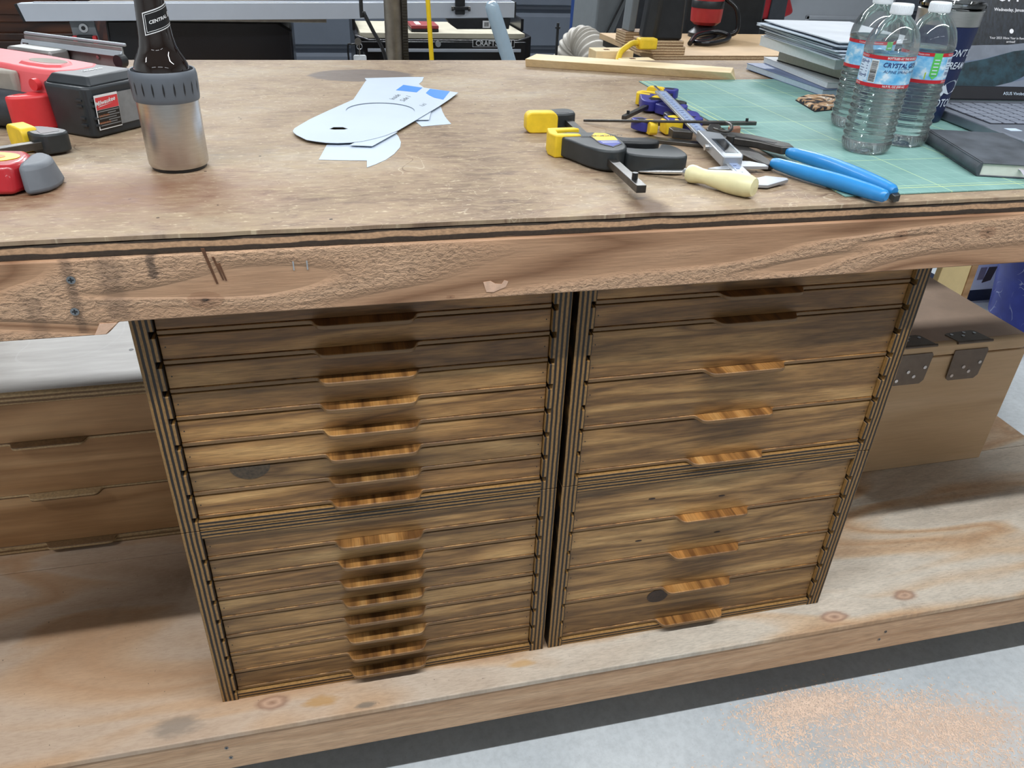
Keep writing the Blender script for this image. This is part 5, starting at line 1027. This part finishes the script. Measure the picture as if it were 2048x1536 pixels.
MB().prism([(-0.05, 0.13), (-0.030, 0.13), (-0.030, 0.19), (-0.05, 0.19)], 0.0362, 0.45, top=[(-0.028, 0.13), (-0.008, 0.13), (-0.008, 0.19), (-0.028, 0.19)]).build('leg', GREYP, mc, bevel=0.003)
bx('head', BLACK, mc, -0.08, 0.30, -0.06, 0.24, 0.451, 0.62, 0.02)
for nme, lab_, x0, x1, y0, y1, z0, z1 in (('wood_block', 'small wooden block with a dark hole beside the yellow plug, farther one', 0.958, 1.062, 1.215, 1.28, 0.0, 0.034), ('wood_block', 'small wooden block with a dark hole beside the yellow plug, nearer one', 1.002, 1.094, 1.135, 1.185, 0.0, 0.024)):
    o = MB().box(x0, x1, y0, y1, 1.012 + z0, 1.012 + z1); b_ = thing(nme, lab_, 'block', (0, 0, 0), 0, 'small wooden blocks behind the bench')
    o.build('block', STRIP, b_, bevel=0.002); MB().box(x0 + 0.03, x0 + 0.044, y0 + 0.02, y0 + 0.034, 1.012 + z1, 1.012 + z1 + 0.0006).build('hole', RECESSDARK, b_)
sh_ = thing('low_shelf', 'narrow wooden ledge behind the bench carrying the small blocks', 'shelf', (0, 0, 0)); bx('ledge', PLYT, sh_, 0.94, 1.097, 1.128, 1.30, 0.985, 1.0115); bx('post', DSTEEL, sh_, 0.96, 0.99, 1.25, 1.28, 0.0, 0.985)
yp = thing('yellow_plug', 'yellow plug and cord beside the black machine leg', 'plug', (0, 0, 0))
MB().box(1.088, 1.140, 1.245, 1.275, 1.045, 1.073).build('plug_body', YELLOW, yp, bevel=0.004)
MB().tube(arc_path([(1.09, 1.26, 1.060), (1.065, 1.24, 1.062), (1.04, 1.21, 1.058), (1.015, 1.19, 1.046), (1.0, 1.165, 1.022)], 6), 0.0075, 12).build('cord', YELLOW, yp, smooth=True)
# --- red router and its coiled cable
ro = thing('red_router', 'red power tool body hanging above the coiled black cable', 'power tool', (1.475, 1.665, 1.0262))
MB().lathe([(0.0, 0.035), (0.035, 0.035), (0.048, 0.045), (0.050, 0.07), (0.050, 0.16), (0.042, 0.19), (0.0, 0.20)], 28).build('motor', plain('router_red', srgb(168, 44, 46), 0.4, var=0.08), ro, smooth=True)
MB().lathe([(0.0512, 0.085), (0.0512, 0.105), (0.0505, 0.106)], 28).build('band', BLACK, ro, smooth=True); MB().lathe([(0.0, 0.0), (0.05, 0.0), (0.05, 0.012), (0.02, 0.036)], 24).build('base', BLACK, ro, smooth=True)
mb = MB().tube(arc_path([(1.518, 1.63, 1.14), (1.55, 1.61, 1.11), (1.555, 1.60, 1.05), (1.50, 1.60, 1.036), (1.42, 1.52, 1.034), (1.36, 1.48, 1.034), (1.39, 1.45, 1.034), (1.47, 1.50, 1.036), (1.51, 1.56, 1.042), (1.48, 1.575, 1.05), (1.44, 1.57, 1.048), (1.38, 1.52, 1.045), (1.33, 1.45, 1.034)], 8), 0.0075, 10)
tag(mb.build('coiled_cable', BLACKGLOSS, smooth=True), 'coiled black power cable on the plywood board', 'cable')
blkb = tag(bx('dark_cabinet', BLACK, None, 1.58, 1.90, 2.05, 2.5, 0.0, 1.5, 0.01), 'black cabinet standing behind the red tool', 'cabinet')
rg = thing('red_bag', 'red bag with dark grey centre panel left of the door', 'bag', (2.47, 3.0, 0))
MB().prism([(-0.115, 0.94), (0.06, 0.93), (0.145, 0.965), (0.10, 1.05), (0.07, 1.25), (-0.08, 1.25)], 0.0, 0.16, 'xz').build('shell', plain('bag_red', srgb(170, 30, 40), 0.6, var=0.1), rg, bevel=0.02, seg=3)
MB().prism([(-0.005, 0.93), (0.085, 0.93), (0.085, 1.24), (0.005, 1.24)], -0.012, 0.0, 'xz').build('centre_panel', plain('bag_grey', srgb(58, 62, 68), 0.7), rg, bevel=0.004)
MB().box(-0.10, 0.10, 0.0, 0.15, 0.0, 0.93).build('stand', BLACK, rg)
# --- seen below the bench at the right
pb = thing('leaning_board', 'cream board with brown edge strip standing on the floor beyond the hinged box', 'board', (0, 0, 0))
MB().prism([(2.225, 0.0), (2.366, 0.0), (2.358, 0.40), (2.245, 0.40)], 1.18, 1.205, 'xz').build('face', plain('cream_board', srgb(240, 212, 154), 0.6, var=0.03), pb, bevel=0.002)
MB().prism([(2.367, 0.0), (2.395, 0.0), (2.385, 0.40), (2.359, 0.40)], 1.178, 1.207, 'xz').build('edge_strip', CHESTW, pb, bevel=0.002)
pbx = thing('product_box', 'white and navy cardboard box with a house picture beyond the bench', 'box', (2.90, 1.62, 0))
bx('carton', plain('carton_white', srgb(232, 238, 244), 0.6, var=0.03), pbx, -0.08, 0.14, 0.0, 0.3, 0.052, 0.22, 0.002); bx('navy_band', plain('carton_navy', srgb(26, 38, 66), 0.6), pbx, -0.08, 0.14, 0.0, 0.3, 0.0, 0.0515, 0.002)
MB().prism([(-0.03, 0.10), (0.0, 0.10), (0.0, 0.155), (-0.03, 0.155)], -0.002, 0.0, 'xz').build('picture_wall', plain('picture_mauve', srgb(140, 130, 138), 0.6), pbx); MB().prism([(0.0, 0.085), (0.04, 0.095), (0.05, 0.155), (0.01, 0.155)], -0.002, 0.0, 'xz').build('picture_roof', plain('picture_brown', srgb(66, 50, 50), 0.6), pbx)
g = G('blue_tub'); v = g.obj(); nB = g.noise(v, 14, 4)
c = g.ramp(nB, [(0.3, srgb(30, 42, 128)), (0.7, srgb(44, 60, 156))])
c = g.mix(g.math('MULTIPLY', contour(9, 0.006, 8, 0.5, 0.6, v), 0.7), c, srgb(170, 180, 214))
g.set(Base_Color=c, Roughness=0.4); BLUET = g.m
tb = thing('blue_tub', 'scuffed blue plastic tub with white frame mark beyond the bench end', 'tub', (2.955, 1.30, 0))
MB().lathe([(0.0, 0.0), (0.20, 0.0), (0.23, 0.18), (0.265, 0.36), (0.285, 0.375), (0.285, 0.40), (0.26, 0.40), (0.22, 0.06), (0.0, 0.05)], 40).build('tub', BLUET, tb, smooth=True)
A_ = math.radians(-125); tw = lambda u, z: ((0.2052 + z * 0.16) * math.cos(A_ + u / 0.22), (0.2052 + z * 0.16) * math.sin(A_ + u / 0.22), z)
mb = MB(); patch(mb, -0.05, -0.042, 0.05, 0.16, tw, 1, 2); patch(mb, -0.05, 0.06, 0.153, 0.16, tw, 6, 1); mb.build('white_frame', LW, tb)
MB().tube(arc_path([(-0.24, -0.14, 0.33), (-0.27, -0.16, 0.22), (-0.23, -0.15, 0.13)], 6), 0.006, 8).build('bail_wire', STEEL, tb, smooth=True)
# ================================================================== SAWDUST AND SHAVINGS ON THE FLOOR
rr = random.Random(21); mb = MB(); mb2 = MB()
def flake(mb, x, y, s, el):
    a = rr.uniform(0, PI); ca, sa = math.cos(a), math.sin(a); l = s * el; h = s * 0.35
    z0 = rr.uniform(0.0002, 0.0012); z1 = z0 + rr.uniform(0.0, s * 0.5)
    mb.add([(x - ca * l - sa * s, y - sa * l + ca * s, z0), (x + ca * l - sa * s, y + sa * l + ca * s, z1), (x + ca * l + sa * s, y + sa * l - ca * s, z1 + h), (x - ca * l + sa * s, y - sa * l - ca * s, z0 + h), (x, y, z1 + h * 2)], [(0, 1, 4), (1, 2, 4), (2, 3, 4), (3, 0, 4)])
heaps = [(1.10, -0.005, 0.12, 0.025, 2600), (1.02, -0.05, 0.06, 0.025, 700), (1.26, -0.05, 0.12, 0.03, 1500), (1.20, -0.12, 0.16, 0.05, 1900), (1.38, -0.12, 0.10, 0.04, 1400), (0.98, -0.12, 0.06, 0.03, 300), (0.80, -0.11, 0.05, 0.02, 600), (0.66, -0.09, 0.03, 0.012, 200), (1.30, -0.22, 0.25, 0.06, 2200), (0.95, -0.16, 0.2, 0.05, 500)]
for cx, cy, sx_, sy_, n in heaps:
    for k in range(n):
        x = rr.gauss(cx, sx_ * 0.6); y = rr.gauss(cy - 0.02, sy_ * 0.7)
        flake(mb, x, y, rr.uniform(0.0004, 0.0011), rr.uniform(1.2, 3.5))
o = mb.build('sawdust', plain('sawdust', srgb(236, 208, 186), 0.9, var=0.08, scale=60)); o['kind'] = 'stuff'; tag(o, 'orange sawdust scattered on the concrete in front of the bench', 'sawdust')
for k, (x, y, a, l) in enumerate(((0.955, -0.175, 0.5, 0.03), (1.05, -0.19, 0.1, 0.016), (0.93, -0.185, 1.4, 0.012), (1.09, -0.20, 0.3, 0.008))):
    o = MB().tube(arc_path([(x - l * math.cos(a), y - l * math.sin(a), 0.0014), (x, y + 0.002, 0.004), (x + l * math.cos(a), y + l * math.sin(a), 0.0014)], 5), 0.0011, 6).build('wood_splinter', CUTWOOD)
    tag(o, ('longest reddish wood splinter on the floor', 'short thick wood splinter right of the longest one', 'small wood splinter left of the longest one', 'tiny wood splinter at the far right on the floor')[k], 'splinter', 'wood splinters on the floor')
